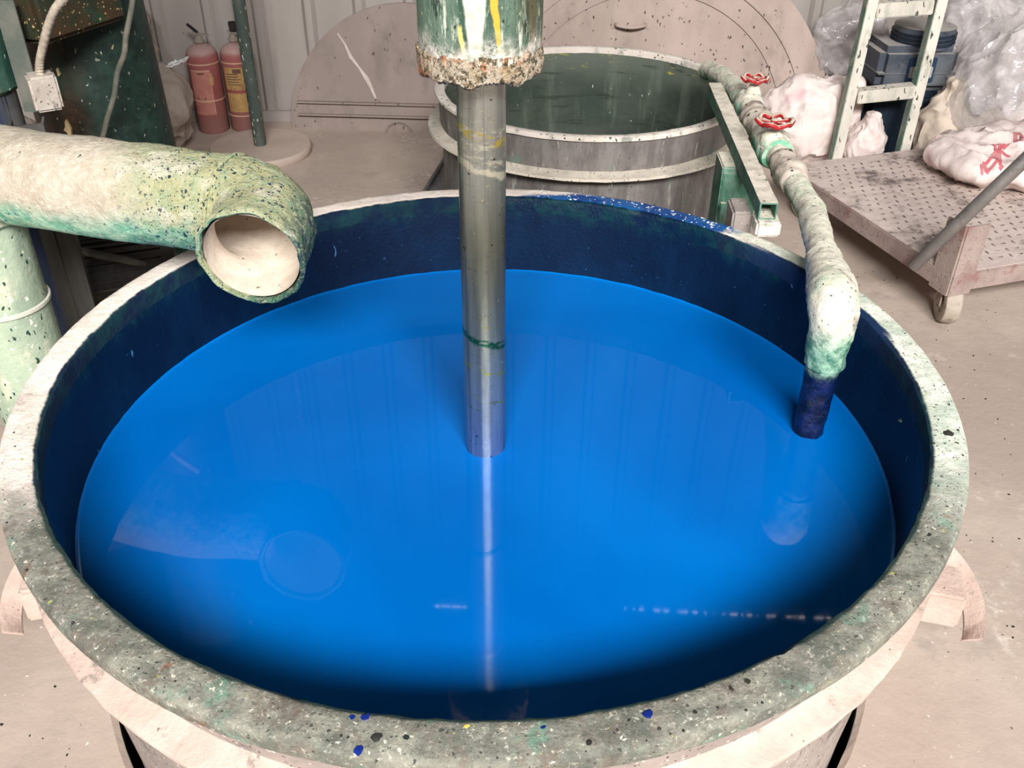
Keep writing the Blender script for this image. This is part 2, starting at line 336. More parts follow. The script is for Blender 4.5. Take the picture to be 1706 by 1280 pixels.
def build_tank():
    T = empty('mixing_tank', (TX, TY, 0), 0, 'large round steel mixing tank with crusted rim, full of blue paint', 'tank')
    wn = lambda a, f, k: mn.noise(Vector((math.cos(a) * f, math.sin(a) * f, k * 3.7)))
    prof = [(.8345, .560), (.8335, .590), (.8355, .600), (.842, .604), (.856, .6045), (.870, .604), (.884, .604), (.894, .603), (.899, .599), (.900, .588), (.898, .572), (.862, .568)]
    def wob(r, z, a, k):
        amp = .0016 if 1 < k < 8 else .0012
        return r + (.0022 * wn(a, 26, 1) + .002 * wn(a, 70, 5) if k in (1, 2, 3) else .0008 * wn(a, 30, 9)), z + amp * wn(a, 24, k) + .001 * wn(a, 80, k + 2)
    bm = bmesh.new(); lathe(bm, prof, 360, wob=wob, close=True); mesh('rim', bm, M['rim'], T)
    bm = bmesh.new(); lathe(bm, [(.868, .571), (.860, .545), (.848, .46), (.846, .438), (.846, .40), (.842, .2), (.828, 0), (.822, -.3), (.80, -.50), (.3, -.53), (.001, -.53)], 128); mesh('outer_wall', bm, M['tank_steel'], T)
    bm = bmesh.new(); lathe(bm, [(.8365, .585), (.8355, .57), (.830, .50), (.827, .42), (.826, .383), (.825, .30), (.80, .1), (.60, -.2), (.001, -.3)], 200,
                            wob=lambda r, z, a, k: (r - (.002 * abs(wn(a, 18, k)) if 1 < k < 5 else 0), z)); mesh('inner_wall', bm, M['inner'], T)
    bm = bmesh.new(); lathe(bm, [(.842, .432), (.842, .462), (.852, .456), (.866, .449), (.880, .4435), (.890, .4405), (.893, .436), (.891, .428), (.86, .424)], 300, close=True,
                            wob=lambda r, z, a, k: (r + (.0025 * wn(a, 22, k) if k > 3 else 0), z + .003 * wn(a, 9, 1) * (k in (1, 2, 3, 4)) + .0015 * wn(a, 50, k)))
    mesh('collar', bm, M['collar'], T)
    # lugs at both sides, with a bent strap
    for s in (-1, 1):
        bx, by = s * (.905 if s > 0 else .880), -.235
        rot = Matrix.Rotation(s * -.25, 3, 'Z')
        bm = box_bm((bx, by, .20), (.115, .095, .085), rot, .006); add_box(bm, Vector((bx - s * .01, by + .09, .235)), (.10, .07, .10), rot, .01)
        lug = mesh('lug', bm, M['collar'], T)
        add = bmesh.new(); path = []
        for k in range(19):
            a = math.radians(100 - 135 * k / 18); path.append(Vector((s * (abs(bx) + .100 * math.cos(a)), by + .01 + .13 * math.sin(a), .235 - .10 * (k / 18) ** 1.6)))
        L = []
        for i, p in enumerate(path):
            d = (path[min(i + 1, 18)] - path[max(i - 1, 0)]); nrm = Vector((d.y, -d.x, 0)).normalized() * (1 if s > 0 else 1)
            nrm = Vector((p.x - bx, p.y - by, 0)).normalized(); w = (nrm * .75 + Vector((0, 0, .66))) * .022; tk = Vector((0, 0, -.007)) - nrm * .001
            L.append([add.verts.new(p + w), add.verts.new(p - w), add.verts.new(p - w + tk), add.verts.new(p + w + tk)])
        for A, B in zip(L, L[1:]):
            for k in range(4): add.faces.new([A[k], A[(k + 1) % 4], B[(k + 1) % 4], B[k]])
        add.faces.new(L[0]); add.faces.new(L[-1]); mesh('strap', add, M['collar'], lug)
    # dried drops on the rim
    def blob(bm, px, py, r, h=.4):
        p = PZ(px, py, RIM + .001); p = Vector((p.x - TX, p.y - TY, .604)); a = R.uniform(0, 6.3); k1 = R.uniform(.6, 1.0)
        n = 10; top = bm.verts.new(p + Vector((0, 0, r * h * .5))); ring0 = []; ring1 = []
        for i in range(n):
            b = 2 * math.pi * i / n; j = 1 + .25 * R.uniform(-1, 1); v = Vector((math.cos(b) * r * j, math.sin(b) * r * k1 * j, 0)); v.rotate(Matrix.Rotation(a, 3, 'Z'))
            ring0.append(bm.verts.new(p + v * .6 + Vector((0, 0, r * h * .36)))); ring1.append(bm.verts.new(p + v - Vector((0, 0, .002))))
        for i in range(n):
            j = (i + 1) % n; bm.faces.new([top, ring0[i], ring0[j]]); bm.faces.new([ring0[i], ring1[i], ring1[j], ring0[j]])
    for x, y, r in ((1080, 1190, .011), (610, 1196, .008), (587, 1196, .006), (598, 1248, .008), (905, 1212, .006)):
        bm = bmesh.new(); blob(bm, x, y, r); mesh('blue_paint_drop', bm, M['blob_blue'], T)
    bm = bmesh.new()
    for x, y, r in ((1580, 722, .012), (1596, 717, .004), (1547, 892, .007), (1245, 1136, .007), (1217, 1147, .006), (981, 1239, .007), (1158, 1187, .005), (1240, 1120, .005), (1175, 1147, .004), (1048, 1200, .004),
                    (628, 1228, .009), (677, 1229, .006), (1500, 700, .004), (1556, 739, .004)): blob(bm, x, y, r)
    for i in range(170):
        a = R.uniform(-2.9, .2); rr = R.uniform(.845, .893); q = (TX + rr * math.cos(a), TY + rr * math.sin(a))
        p = Vector((q[0] - TX, q[1] - TY, .604)); r = R.uniform(.0012, .0032); n = 6; top = bm.verts.new(p + Vector((0, 0, r * .5)))
        ring = [bm.verts.new(p + Vector((math.cos(k * 1.047) * r * R.uniform(.7, 1.4), math.sin(k * 1.047) * r * R.uniform(.7, 1.4), -.001))) for k in range(n)]
        for k in range(n): bm.faces.new([top, ring[k], ring[(k + 1) % n]])
    tag(mesh('dark_paint_drops', bm, M['blob_dark'], T), kind='stuff')
    bm = bmesh.new(); blob(bm, 778, 1211, .006); mesh('yellow_paint_drop', bm, M['blob_yellow'], T)
    bm = bmesh.new()
    for i in range(60):
        a = R.uniform(.85, 1.45); rr = R.uniform(.842, .892); p = Vector((rr * math.cos(a), rr * math.sin(a), .604)); r = R.uniform(.0015, .0045); n = 7
        top = bm.verts.new(p + Vector((0, 0, r * .5))); ring = [bm.verts.new(p + Vector((math.cos(k * .8976) * r * R.uniform(.7, 1.5), math.sin(k * .8976) * r * R.uniform(.5, 1.), -.001))) for k in range(n)]
        for k in range(n): bm.faces.new([top, ring[k], ring[(k + 1) % n]])
    tag(mesh('white_paint_drops', bm, M['blob_white'], T), kind='stuff')
build_tank()

def build_paint():
    t = NT('blue_liquid_paint'); n = t.noise(1.1, 3, .5, None, .6)
    c = t.mix(t.step(n, .35, .68), srgb(0, 93, 174), srgb(0, 109, 194))
    t.put(t.bsdf.inputs['Coat Weight'], 0.0)
    m = t.out(c, .03, 0, .36); bm = bmesh.new()
    prof = [(.8290, .3905), (.8262, .3865), (.823, .3841), (.818, .3833), (.80, .383), (.5, .383), (.2, .383), (.001, .383)]
    lathe(bm, prof, 200, wob=lambda r, z, a, k: (r, z + (.0008 * mn.noise(Vector((math.cos(a) * 14, math.sin(a) * 14, 2))) if k < 2 else 0)))
    tag(mesh('blue_paint', bm, m, None, True, (TX, TY, 0)), 'smooth bright blue liquid paint filling the big round tank', 'paint', kind='stuff')
build_paint()

# ------------------------------------------------------------------ mixer shaft and its sleeve
def mat_shaft():
    t = NT('stained_steel_shaft'); x, y, z = t.xyz(); v = t.obj(1, 1, .25); n = t.noise(30, 5, .6, t.obj(1, 1, .06)); n2 = t.noise(40, 6, .7); nz = t.noise(9, 4, .6, t.obj(1, 1, .6))
    c = t.mix(t.step(n, .3, .7), srgb(128, 134, 132), srgb(172, 174, 166))
    mid = t.mul(t.step(z, .55, .70), t.inv(t.step(z, .86, 1.0))); c = t.mix(t.mul(mid, .65), c, t.mix(t.step(n, .4, .6), srgb(140, 136, 108), srgb(172, 168, 136)))
    low = t.inv(t.step(z, .40, .62)); c = t.mix(t.mul(low, .8), c, t.mix(t.step(n, .35, .65), srgb(80, 112, 156), srgb(146, 166, 198)))
    # slanted crust lines left by earlier batches
    dz = t.math('ADD', z, t.math('ADD', t.mul(x, .35), t.mul(t.math('SUBTRACT', n2, .5), .03)))
    def band(c, z0, w, col, thr):
        b = t.step(t.math('SUBTRACT', w, t.math('ABSOLUTE', t.math('SUBTRACT', dz, z0))), 0, w * .6); return t.mix(t.mul(b, t.nmask(55, thr, thr + .12, 5, .7, t.obj(.6, .6, 1.6, (z0, 1, 2)))), c, col)
    c = band(c, 1.06, .055, srgb(206, 206, 190), .5); c = band(c, 1.075, .012, srgb(196, 178, 84), .44); c = band(c, 1.015, .009, srgb(220, 220, 200), .3)
    c = band(c, .70, .05, srgb(176, 158, 62), .56); c = band(c, .665, .012, srgb(20, 98, 62), .36); c = band(c, .60, .006, srgb(168, 166, 70), .4); c = band(c, .53, .004, srgb(160, 170, 90), .42); c = band(c, .50, .02, srgb(84, 130, 70), .58)
    c = t.mix(t.mul(t.nmask(48, .60, .68, 5, .7, t.obj(1, 1, .45, (2, 2, 2))), t.step(z, 1.0, 1.06)), c, srgb(206, 206, 196))
    c = t.mix(t.mul(t.specks(60, .5, .25, t.obj(1, 1, .5)), t.inv(t.step(z, .42, .50))), c, srgb(20, 30, 62)); c = t.mix(t.specks(70, .35, .12, t.obj(off=(4, 4, 4))), c, srgb(204, 200, 160))
    c = t.mix(t.specks(55, .35, .10, t.obj(off=(1, 7, 4))), c, srgb(30, 38, 40))
    c = t.mix(t.mul(t.step(t.noise(70, 5, .75, t.obj(.5, .5, 2, (3, 3, 3))), .60, .66), .6), c, srgb(96, 100, 84))
    c = t.mix(t.mul(t.nmask(46, .50, .62, 4, .6, t.obj(1, 1, .03, (1, 8, 2))), .45), c, srgb(84, 90, 90)); t.bump(n2, .10, .003); return t.out(c, t.math('ADD', .20, t.mul(n2, .2)), .85, .5)
def mat_sleeve():
    t = NT('green_sleeve_drips'); x, y, z = t.xyz(); st = t.noise(20, 6, .7, t.obj(1, 1, .10)); n = t.noise(22, 6, .7)
    c = t.mix(t.step(st, .38, .62), srgb(44, 72, 58), srgb(96, 116, 100)); c = t.mix(t.nmask(36, .54, .62, 6, .7, t.obj(1, 1, .14, (3, 1, 1))), c, srgb(204, 208, 190)); c = t.mix(t.nmask(60, .55, .62, 6, .75, t.obj(1, 1, .3, (7, 1, 4))), c, srgb(150, 160, 142)); c = t.mix(t.nmask(44, .58, .65, 6, .75, t.obj(1, 1, .2, (2, 6, 4))), c, srgb(30, 42, 34))
    c = t.mix(t.mul(t.step(x, .045, .085), t.nmask(24, .42, .6, 5, .6, t.obj(1, 1, .1))), c, srgb(84, 78, 56))
    c = t.mix(t.specks(60, .4, .3, t.obj(1, 1, .5)), c, srgb(36, 52, 46)); c = t.mix(t.specks(70, .4, .2, t.obj(1, 1, .4, (2, 5, 3))), c, srgb(222, 214, 160))
    wx = t.math('ADD', x, t.mul(t.math('SUBTRACT', n, .5), .012))
    w = t.math('SUBTRACT', .0185, t.math('ABSOLUTE', t.math('ADD', wx, .004))); wz = t.math('SUBTRACT', t.mul(t.math('SUBTRACT', z, 1.14), .105), t.math('ABSOLUTE', t.math('ADD', wx, .004)))
    fr = t.inv(t.step(y, -.04, .0))
    c = t.mix(t.mul(t.mul(t.step(w, -.002, .002), t.step(wz, -.002, .003)), t.mul(fr, t.nmask(34, .28, .42, 5, .7))), c, t.mix(t.nmask(60, .4, .65), srgb(214, 212, 194), srgb(186, 184, 164)))
    yx = t.math('ADD', wx, t.mul(t.math('SUBTRACT', z, 1.20), .10)); yw = t.math('SUBTRACT', t.math('ADD', .002, t.mul(t.math('SUBTRACT', z, 1.20), .04)), t.math('ABSOLUTE', t.math('SUBTRACT', yx, .036)))
    c = t.mix(t.mul(t.mul(t.step(yw, -.001, .0015), t.step(z, 1.205, 1.215)), fr), c, srgb(206, 158, 54))
    yx2 = t.math('ADD', wx, t.mul(t.math('SUBTRACT', z, 1.22), .16)); yw2 = t.math('SUBTRACT', .0035, t.math('ABSOLUTE', t.math('ADD', yx2, .020)))
    c = t.mix(t.mul(t.mul(t.step(yw2, -.001, .001), t.step(t.math('SUBTRACT', 1.275, z), 0, .01)), t.mul(fr, t.step(z, 1.21, 1.22))), c, srgb(206, 190, 108))
    lowm = t.mul(t.inv(t.step(t.math('ADD', z, t.mul(t.math('SUBTRACT', n, .5), .08)), 1.215, 1.265)), t.nmask(30, .36, .5, 6, .7))
    c = t.mix(t.mul(lowm, .85), c, t.mix(t.nmask(70, .45, .62, 5, .7), srgb(218, 210, 200), srgb(160, 156, 142)))
    t.bump(t.math('ADD', t.noise(60, 6, .7), lowm), .5, .006); return t.out(c, .6, 0, .35)
def mat_crust():
    t = NT('cream_crust'); n = t.noise(26, 6, .7)
    c = t.mix(t.step(n, .35, .6), srgb(178, 154, 122), srgb(202, 188, 168)); c = t.mix(t.nmask(20, .52, .64, 5, .6, t.obj(off=(1, 2, 5))), c, srgb(184, 122, 84)); c = t.mix(t.nmask(70, .50, .60, 5, .7), c, srgb(112, 96, 74)); c = t.mix(t.nmask(110, .55, .62, 4, .7), c, srgb(70, 70, 54))
    c = t.mix(t.specks(50, .5, .3), c, srgb(84, 82, 62)); t.bump(t.noise(90, 5, .75), 1.0, .012); return t.out(c, .9, 0, .15)
M['shaft'] = mat_shaft(); M['sleeve'] = mat_sleeve(); M['crust'] = mat_crust()
SXY = PZ(809, 742, LIQ)
def build_mixer():
    T = empty('mixer_shaft', (SXY.x, SXY.y, 0), 0, 'steel mixer shaft dipping into blue paint under a crusted green sleeve', 'mixer')
    bm = bmesh.new(); lathe(bm, [(.001, .02), (.043, .02), (.043, .5), (.0425, .9), (.0425, 1.3)], 48); mesh('shaft', bm, M['shaft'], T)
    bm = bmesh.new(); tw = lambda r, z, a, k: (r + .0012 * mn.noise(Vector((math.cos(a) * 3, math.sin(a) * 3, z * 9))), z)
    lathe(bm, [(.06, 1.196), (.097, 1.192), (.101, 1.20), (.102, 1.25), (.103, 1.4), (.104, 1.7), (.104, 2.3), (.104, 2.5), (.001, 2.5)], 72, wob=tw); mesh('sleeve', bm, M['sleeve'], T)
    bm = bmesh.new()
    prof = [(.052, 1.19), (.062, 1.184), (.075, 1.180), (.088, 1.178), (.098, 1.180), (.1035, 1.186), (.1045, 1.196), (.1040, 1.206), (.1030, 1.216), (.1015, 1.222)]
    def wob(r, z, a, k):
        p = Vector((math.cos(a) * 2.6, math.sin(a) * 2.6, k * .35)); q = mn.fractal(p * 2.0, 1, 2, 4); drop = max(0, mn.noise(Vector((math.cos(a) * 3, math.sin(a) * 3, 4)))); q2 = mn.fractal(p * 9.0, 1, 2, 4)
        return r + (.0022 * q + .0022 * q2) * (0.3 + (k > 2)), z - (.013 * drop + .002 * q + .003 * q2) * (k in (1, 2, 3, 4, 5)) + .006 * q * (k > 7)
    lathe(bm, prof, 220, wob=wob); mesh('crust_ring', bm, M['crust'], T)
    bm = bmesh.new(); lathe(bm, [(.104, 2.5), (.17, 2.5), (.17, 2.55), (.001, 2.55)], 48); mesh('top_flange', bm, M['sleeve'], T)
build_mixer()

# ------------------------------------------------------------------ crusted extraction duct on the left
def mat_duct():
    t = NT('duct_crust'); x, y, z = t.xyz(); n = t.noise(5, 6, .65); n2 = t.noise(26, 6, .7); up = t.up()
    c = t.mix(t.step(n2, .35, .65), srgb(186, 172, 153), srgb(204, 193, 176))
    el = t.step(t.math('ADD', x, t.mul(t.math('SUBTRACT', n, .5), .18)), -.86, -.70)
    ye = t.mix(t.nmask(34, .42, .6, 5, .7), srgb(200, 198, 150), srgb(180, 194, 152)); ye = t.mix(t.nmask(12, .5, .68), ye, srgb(236, 230, 206)); c = t.mix(t.mul(el, .9), c, ye)
    und = t.inv(t.step(t.math('ADD', up, t.mul(t.math('SUBTRACT', n, .5), .9)), -.50, .12))
    gr = t.mix(t.step(n2, .38, .6), srgb(92, 178, 148), srgb(168, 214, 182)); gr = t.mix(t.nmask(16, .55, .66, 6, .7), gr, srgb(38, 110, 120)); gr = t.mix(t.nmask(40, .6, .68, 5, .7), gr, srgb(212, 224, 196))
    c = t.mix(t.mul(und, .9), c, gr)
    tip = t.step(t.math('ADD', t.math('SUBTRACT', t.mul(x, .9), t.mul(z, .7)), t.mul(t.math('SUBTRACT', n2, .5), .16)), -1.06, -.93)
    c = t.mix(t.mul(tip, t.nmask(60, .36, .52, 6, .75)), c, t.mix(t.nmask(30, .45, .6), srgb(26, 72, 78), srgb(70, 120, 96)))
    fl = t.mul(el, t.specks(70, .62, .62, t.obj(1, 1, .7))); c = t.mix(fl, c, srgb(44, 66, 84)); c = t.mix(t.specks(40, .4, .10, t.obj(off=(2, 1, 1))), c, srgb(60, 84, 74))
    c = t.mix(t.mul(und, t.specks(45, .5, .3, t.obj(off=(2, 8, 1)))), c, srgb(24, 84, 110))
    hf = t.noise(85, 6, .8, t.obj(off=(8, 3, 3))); c = t.mix(t.mul(t.step(hf, .55, .65), t.math('ADD', .18, t.mul(el, .45))), c, srgb(132, 140, 104)); c = t.mix(t.mul(t.inv(t.step(hf, .36, .46)), .5), c, srgb(234, 230, 214))
    c = t.mix(t.mul(el, t.specks(120, .6, .5, t.obj(off=(1, 6, 2)))), c, srgb(58, 84, 84))
    t.bump(t.math('ADD', t.mul(t.noise(70, 6, .75), t.math('ADD', .5, t.mul(el, 1.0))), n2), .9, .011); return t.out(c, .85, 0, .2)
M['duct'] = mat_duct()
def mat_duct_in():
    t = NT('duct_inside_dust'); n = t.noise(20, 6, .7); c = t.mix(t.step(n, .35, .65), srgb(206, 190, 174), srgb(226, 212, 194)); c = t.mix(t.specks(60, .4, .15), c, srgb(110, 100, 90))
    t.bump(t.noise(60, 5, .7), .4, .006); return t.out(c, .95, 0, .1)
M['duct_in'] = mat_duct_in()
M['riser'] = grime('riser_pale_green', srgb(176, 190, 166), srgb(150, 166, 146), srgb(206, 204, 180), srgb(40, 70, 60), srgb(226, 224, 206), scale=5, dk=(60, .28, .28), lt=(60, .3, .2), stretch=(1, 1, .6), bump=.5)
M['band'] = grime('pale_band', srgb(214, 210, 196), srgb(190, 188, 172), rough=.5)
def build_duct():
    T = empty('extraction_duct', (0, 0, 0), 0, 'fat crusted duct with open elbow hanging over the blue paint', 'duct')
    P0 = PY(0, 290, 1.95); c1 = PZ(300, 336, .86)
    d = (c1 - P0).normalized(); start = P0 - d * .62
    end = PZ(419, 428, .80); corner = end + Vector((.012, .175, .022))
    path = [start, P0, c1 + (corner - c1) * .25, corner, end]
    pts = resample(round_path([start, P0.lerp(c1, .5), corner, end], [.15, .12], 16), .012)
    ro = .104
    n = len(pts)
    def dis(q):
        k = min(1, max(0, (q.x + .95) / .35)); return .0045 * fbm(q, 9, 4) + (.0012 + .0032 * k) * fbm(q, 34, 4)
    bm = bmesh.new(); rings = tube(bm, pts, lambda f: ro + (.003 if f > .985 else 0), 72, False, dis)
    inner = []
    for i, rr in enumerate(rings): pass
    # thickness: rounded crusty lip and an inner skin
    ctr = sum((v.co for v in rings[-1]), Vector()) / 72; dirv = (pts[-1] - pts[-2]).normalized()
    prev = rings[-1]
    for k, (sc, off) in enumerate(((.985, .006), (.95, .009), (.915, .006), (.90, -.004))):
        row = [bm.verts.new(ctr + (v.co - ctr) * sc + dirv * (off + .002 * fbm(v.co, 40, 3))) for v in rings[-1]]
        for j in range(72): bm.faces.new([prev[j], prev[(j + 1) % 72], row[(j + 1) % 72], row[j]])
        prev = row
    mesh('duct_shell', bm, M['duct'], T)
    bm = bmesh.new(); tube(bm, [p for p in pts] , ro * .905, 64, False); mesh('duct_lining', bm, M['duct_in'], T)
    # raised seam where the elbow joins
    bm = bmesh.new(); i0 = next(i for i, p in enumerate(pts) if p.x > -.60); dd = (pts[i0 + 1] - pts[i0]).normalized(); s = dd.cross(Vector((0, 0, 1))).normalized(); u = s.cross(dd)
    ring = [pts[i0] + (s * math.cos(a) + u * math.sin(a)) * (ro + .0015) for a in [2 * math.pi * k / 72 for k in range(73)]]
    tube(bm, ring, .005, 8, False, lambda q: .0025 * fbm(q, 40, 3)); mesh('elbow_seam', bm, M['duct'], T)
    bm = bmesh.new()
    for k in range(10):
        q = PZ(410 + R.uniform(-12, 18), 425 + R.uniform(-4, 5), .735); r = R.uniform(.004, .008); add_box(bm, q + Vector((0, .05, 0)), (r * 2, r * 2, r), Matrix.Rotation(R.uniform(0, 3), 3, 'Z'), .0015)
    # riser below the duct
    rx, ry = -1.235, 1.98
    rz = lambda r, z, a, k: (r + .003 * mn.noise(Vector((math.cos(a) * 3, math.sin(a) * 3, z * 6))), z)
    bm.free(); bm = bmesh.new(); lathe(bm, [(.098, 0), (.098, .15), (.098, .3), (.097, .45), (.097, .55), (.097, .65), (.097, .74), (.09, .80)], 56, wob=rz, cx=rx, cy=ry); rs = mesh('riser', bm, M['riser'], T)
    bm = bmesh.new(); lathe(bm, [(.0985, .50), (.1035, .502), (.1035, .510), (.0985, .512)], 56, cx=rx, cy=ry); mesh('clamp_band', bm, M['band'], rs)
    bm = bmesh.new(); lathe(bm, [(.098, .72), (.112, .73), (.116, .765), (.108, .80)], 56, wob=rz, cx=rx, cy=ry); mesh('bottom_socket', bm, M['duct'], T)
build_duct()

# ------------------------------------------------------------------ feed pipe with two valves, resting on the rims
def mat_pipe():
    t = NT('feed_pipe_crust'); x, y, z = t.xyz(); n = t.noise(8, 6, .65); n2 = t.noise(30, 6, .7); up = t.up()
    c = t.mix(t.step(n2, .35, .62), srgb(214, 206, 188), srgb(232, 226, 208)); c = t.mix(t.mul(t.nmask(14, .5, .66), .8), c, srgb(190, 204, 178)); c = t.mix(t.mul(t.nmask(20, .55, .68, 5, .6, t.obj(off=(4, 4, 1))), .7), c, srgb(166, 152, 140))
    sd = t.inv(t.step(t.math('ADD', up, t.mul(t.math('SUBTRACT', n2, .5), .8)), -.35, .25)); c = t.mix(t.mul(sd, .8), c, t.mix(t.step(n2, .4, .6), srgb(78, 132, 104), srgb(150, 184, 154)))
    c = t.mix(t.specks(75, .5, .35), c, srgb(66, 78, 70)); c = t.mix(t.specks(90, .5, .3, t.obj(off=(2, 2, 8))), c, srgb(244, 242, 230))
    near = t.inv(t.step(y, 1.74, 1.86))
    gl = t.mul(near, t.mul(t.inv(t.step(t.math('ADD', z, t.mul(t.math('SUBTRACT', n2, .5), .08)), .60, .68)), .85)); c = t.mix(gl, c, t.mix(t.step(n2, .38, .6), srgb(34, 112, 96), srgb(150, 196, 168)))
    wet = t.mul(near, t.inv(t.step(t.math('ADD', z, t.mul(t.math('SUBTRACT', n2, .5), .04)), .535, .565))); c = t.mix(wet, c, t.mix(t.step(n2, .4, .62), srgb(4, 14, 44), srgb(12, 30, 80)))
    t.bump(t.math('ADD', t.noise(64, 6, .75), n2), .7, .007); return t.out(c, t.math('SUBTRACT', .8, t.mul(wet, .5)), 0, .35)
M['pipe'] = mat_pipe()
def mat_valve():
    t = NT('valve_body_crust'); n = t.noise(26, 6, .7); up = t.up()
    c = t.mix(t.step(n, .4, .6), srgb(110, 176, 146), srgb(176, 204, 178)); c = t.mix(t.mul(t.step(t.math('ADD', up, t.mul(t.math('SUBTRACT', n, .5), .8)), -.05, .45), .95), c, t.mix(t.nmask(18, .4, .6), srgb(206, 196, 180), srgb(226, 222, 204)))
    c = t.mix(t.specks(60, .5, .25), c, srgb(70, 86, 76)); t.bump(t.noise(60, 6, .7), .6, .006); return t.out(c, .85, 0, .2)
def mat_wheel():
    t = NT('red_wheel_dusty'); n = t.noise(30, 5, .7); c = t.mix(t.step(n, .4, .62), srgb(168, 34, 38), srgb(140, 26, 30))
    c = t.mix(t.mul(t.step(t.math('ADD', t.up(), t.mul(t.math('SUBTRACT', n, .5), .9)), .55, .85), .9), c, srgb(196, 186, 168)); return t.out(c, .45, 0, .4)
M['valve'] = mat_valve(); M['wheel'] = mat_wheel(); M['cloth_wrap'] = grime('crusty_wrap', srgb(206, 192, 178), srgb(178, 164, 152), srgb(140, 128, 118), srgb(70, 66, 60), scale=9, dk=(50, .4, .2), bump=.8, bscale=30)
def build_pipe():
    T = empty('feed_pipe', (0, 0, 0), 0, 'crusted feed pipe with two red-wheeled valves and a spout in the blue paint', 'pipe')
    b = PZ(1346, 718, LIQ); top = Vector((b.x, b.y, .69)); p1 = PZ(1352, 352, .67); v2 = PZ(1286, 243, .68); v1 = PZ(1247, 175, .68); e0 = PZ(1205, 128, .67); e1 = PZ(1178, 116, .64)
    dis = lambda q: .003 * fbm(q, 14, 4) + .0028 * fbm(q, 46, 3)
    mesh('pipe_run', tube_bm(resample([e1, e0, v1, v2, p1, p1.lerp(top, .62)], .012), .0335, 36, True, dis), M['pipe'], T)
    el = resample(round_path([p1.lerp(top, .55), top + Vector((0, 0, .0)), top + Vector((0, 0, -.13))], .07, 12), .008)
    mesh('elbow', tube_bm(el, lambda f: .040 + .012 * math.exp(-((f - .55) / .28) ** 2), 40, True, lambda q: .004 * fbm(q, 18, 4) + .003 * fbm(q, 50, 3)), M['pipe'], T)
    mesh('spout', tube_bm(resample([top + Vector((0, 0, -.10)), Vector((b.x, b.y, .372))], .008), lambda f: .0345 - .003 * f, 36, True, dis), M['pipe'], T)
    def wheel(parent, c, r, seed):
        bm = bmesh.new(); n = 72; ring = []
        for k in range(n):
            a = 2 * math.pi * k / n; rr = r * (1 + .07 * math.cos(6 * a)); ring.append(Vector((rr * math.cos(a), rr * math.sin(a), .004 * math.cos(6 * a))))
        ring.append(ring[0].copy()); tube(bm, ring, r * .15, 10, False)
        for k in range(5):
            a = 2 * math.pi * k / 5 + .3; tube(bm, [Vector((.1 * r * math.cos(a), .1 * r * math.sin(a), -.003)), Vector((.95 * r * math.cos(a), .95 * r * math.sin(a), 0))], r * .085, 8)
        lathe(bm, [(.001, -.012), (r * .22, -.012), (r * .24, .004), (r * .12, .008), (.001, .008)], 20)
        return mesh('handwheel', bm, M['wheel'], parent, True, c)
    for p, wp, wr, bs in ((v2, PZ(1291, 202, .765), .047, 1.0), (v1, PZ(1258, 131, .765), .038, .85)):
        bm = bmesh.new(); d = (p1 - v1).normalized(); u = Vector((0, 0, 1)); ax = [p - d * .075 * bs, p - d * .04 * bs, p, p + d * .04 * bs, p + d * .075 * bs]
        rr = [.043, .047, .050, .047, .043]
        tube(bm, resample(catmull(ax, 6), .01), lambda f: (.042 + .010 * math.sin(math.pi * f)) * bs, 32, True, lambda q: .006 * fbm(q, 16, 4) + .003 * fbm(q, 45, 3))
        body = mesh('valve', bm, M['valve'], T)
        base = Vector((p.x * .5 + wp.x * .5, p.y * .5 + wp.y * .5, 0))
        bm = bmesh.new(); lathe(bm, [(.033 * bs, p.z + .02), (.030 * bs, p.z + .045), (.018, p.z + .058), (.013, p.z + .07), (.009, wp.z - .012), (.009, wp.z)], 24, cx=wp.x, cy=wp.y, wob=lambda r, z, a, k: (r + .002 * mn.noise(Vector((a * 2, z * 40, 1))), z)); mesh('stem', bm, M['valve'], body)
        wheel(body, wp, wr, 1)
    # stiff dusty rag wrapped round the pipe between the valves
    mid = v2.lerp(v1, .55); bm = bmesh.new(); dd = (v2 - v1).normalized()
    tube(bm, resample([mid - dd * .11, mid + dd * .10], .007), lambda f: .030 + .012 * math.sin(math.pi * f) ** .4, 32, True, lambda q: .010 * abs(fbm(q, 13, 4)) + .003 * fbm(q, 40, 2)); mesh('dusty_wrapping', bm, M['cloth_wrap'], T)
    m2 = v2.lerp(p1, .42); bm = bmesh.new(); tube(bm, resample([m2 - dd * .08, m2 + dd * .10], .007), lambda f: .029 + .011 * math.sin(math.pi * f) ** .4, 32, True, lambda q: .010 * abs(fbm(q, 15, 4))); mesh('dusty_wrapping', bm, M['cloth_wrap'], T)
build_pipe()

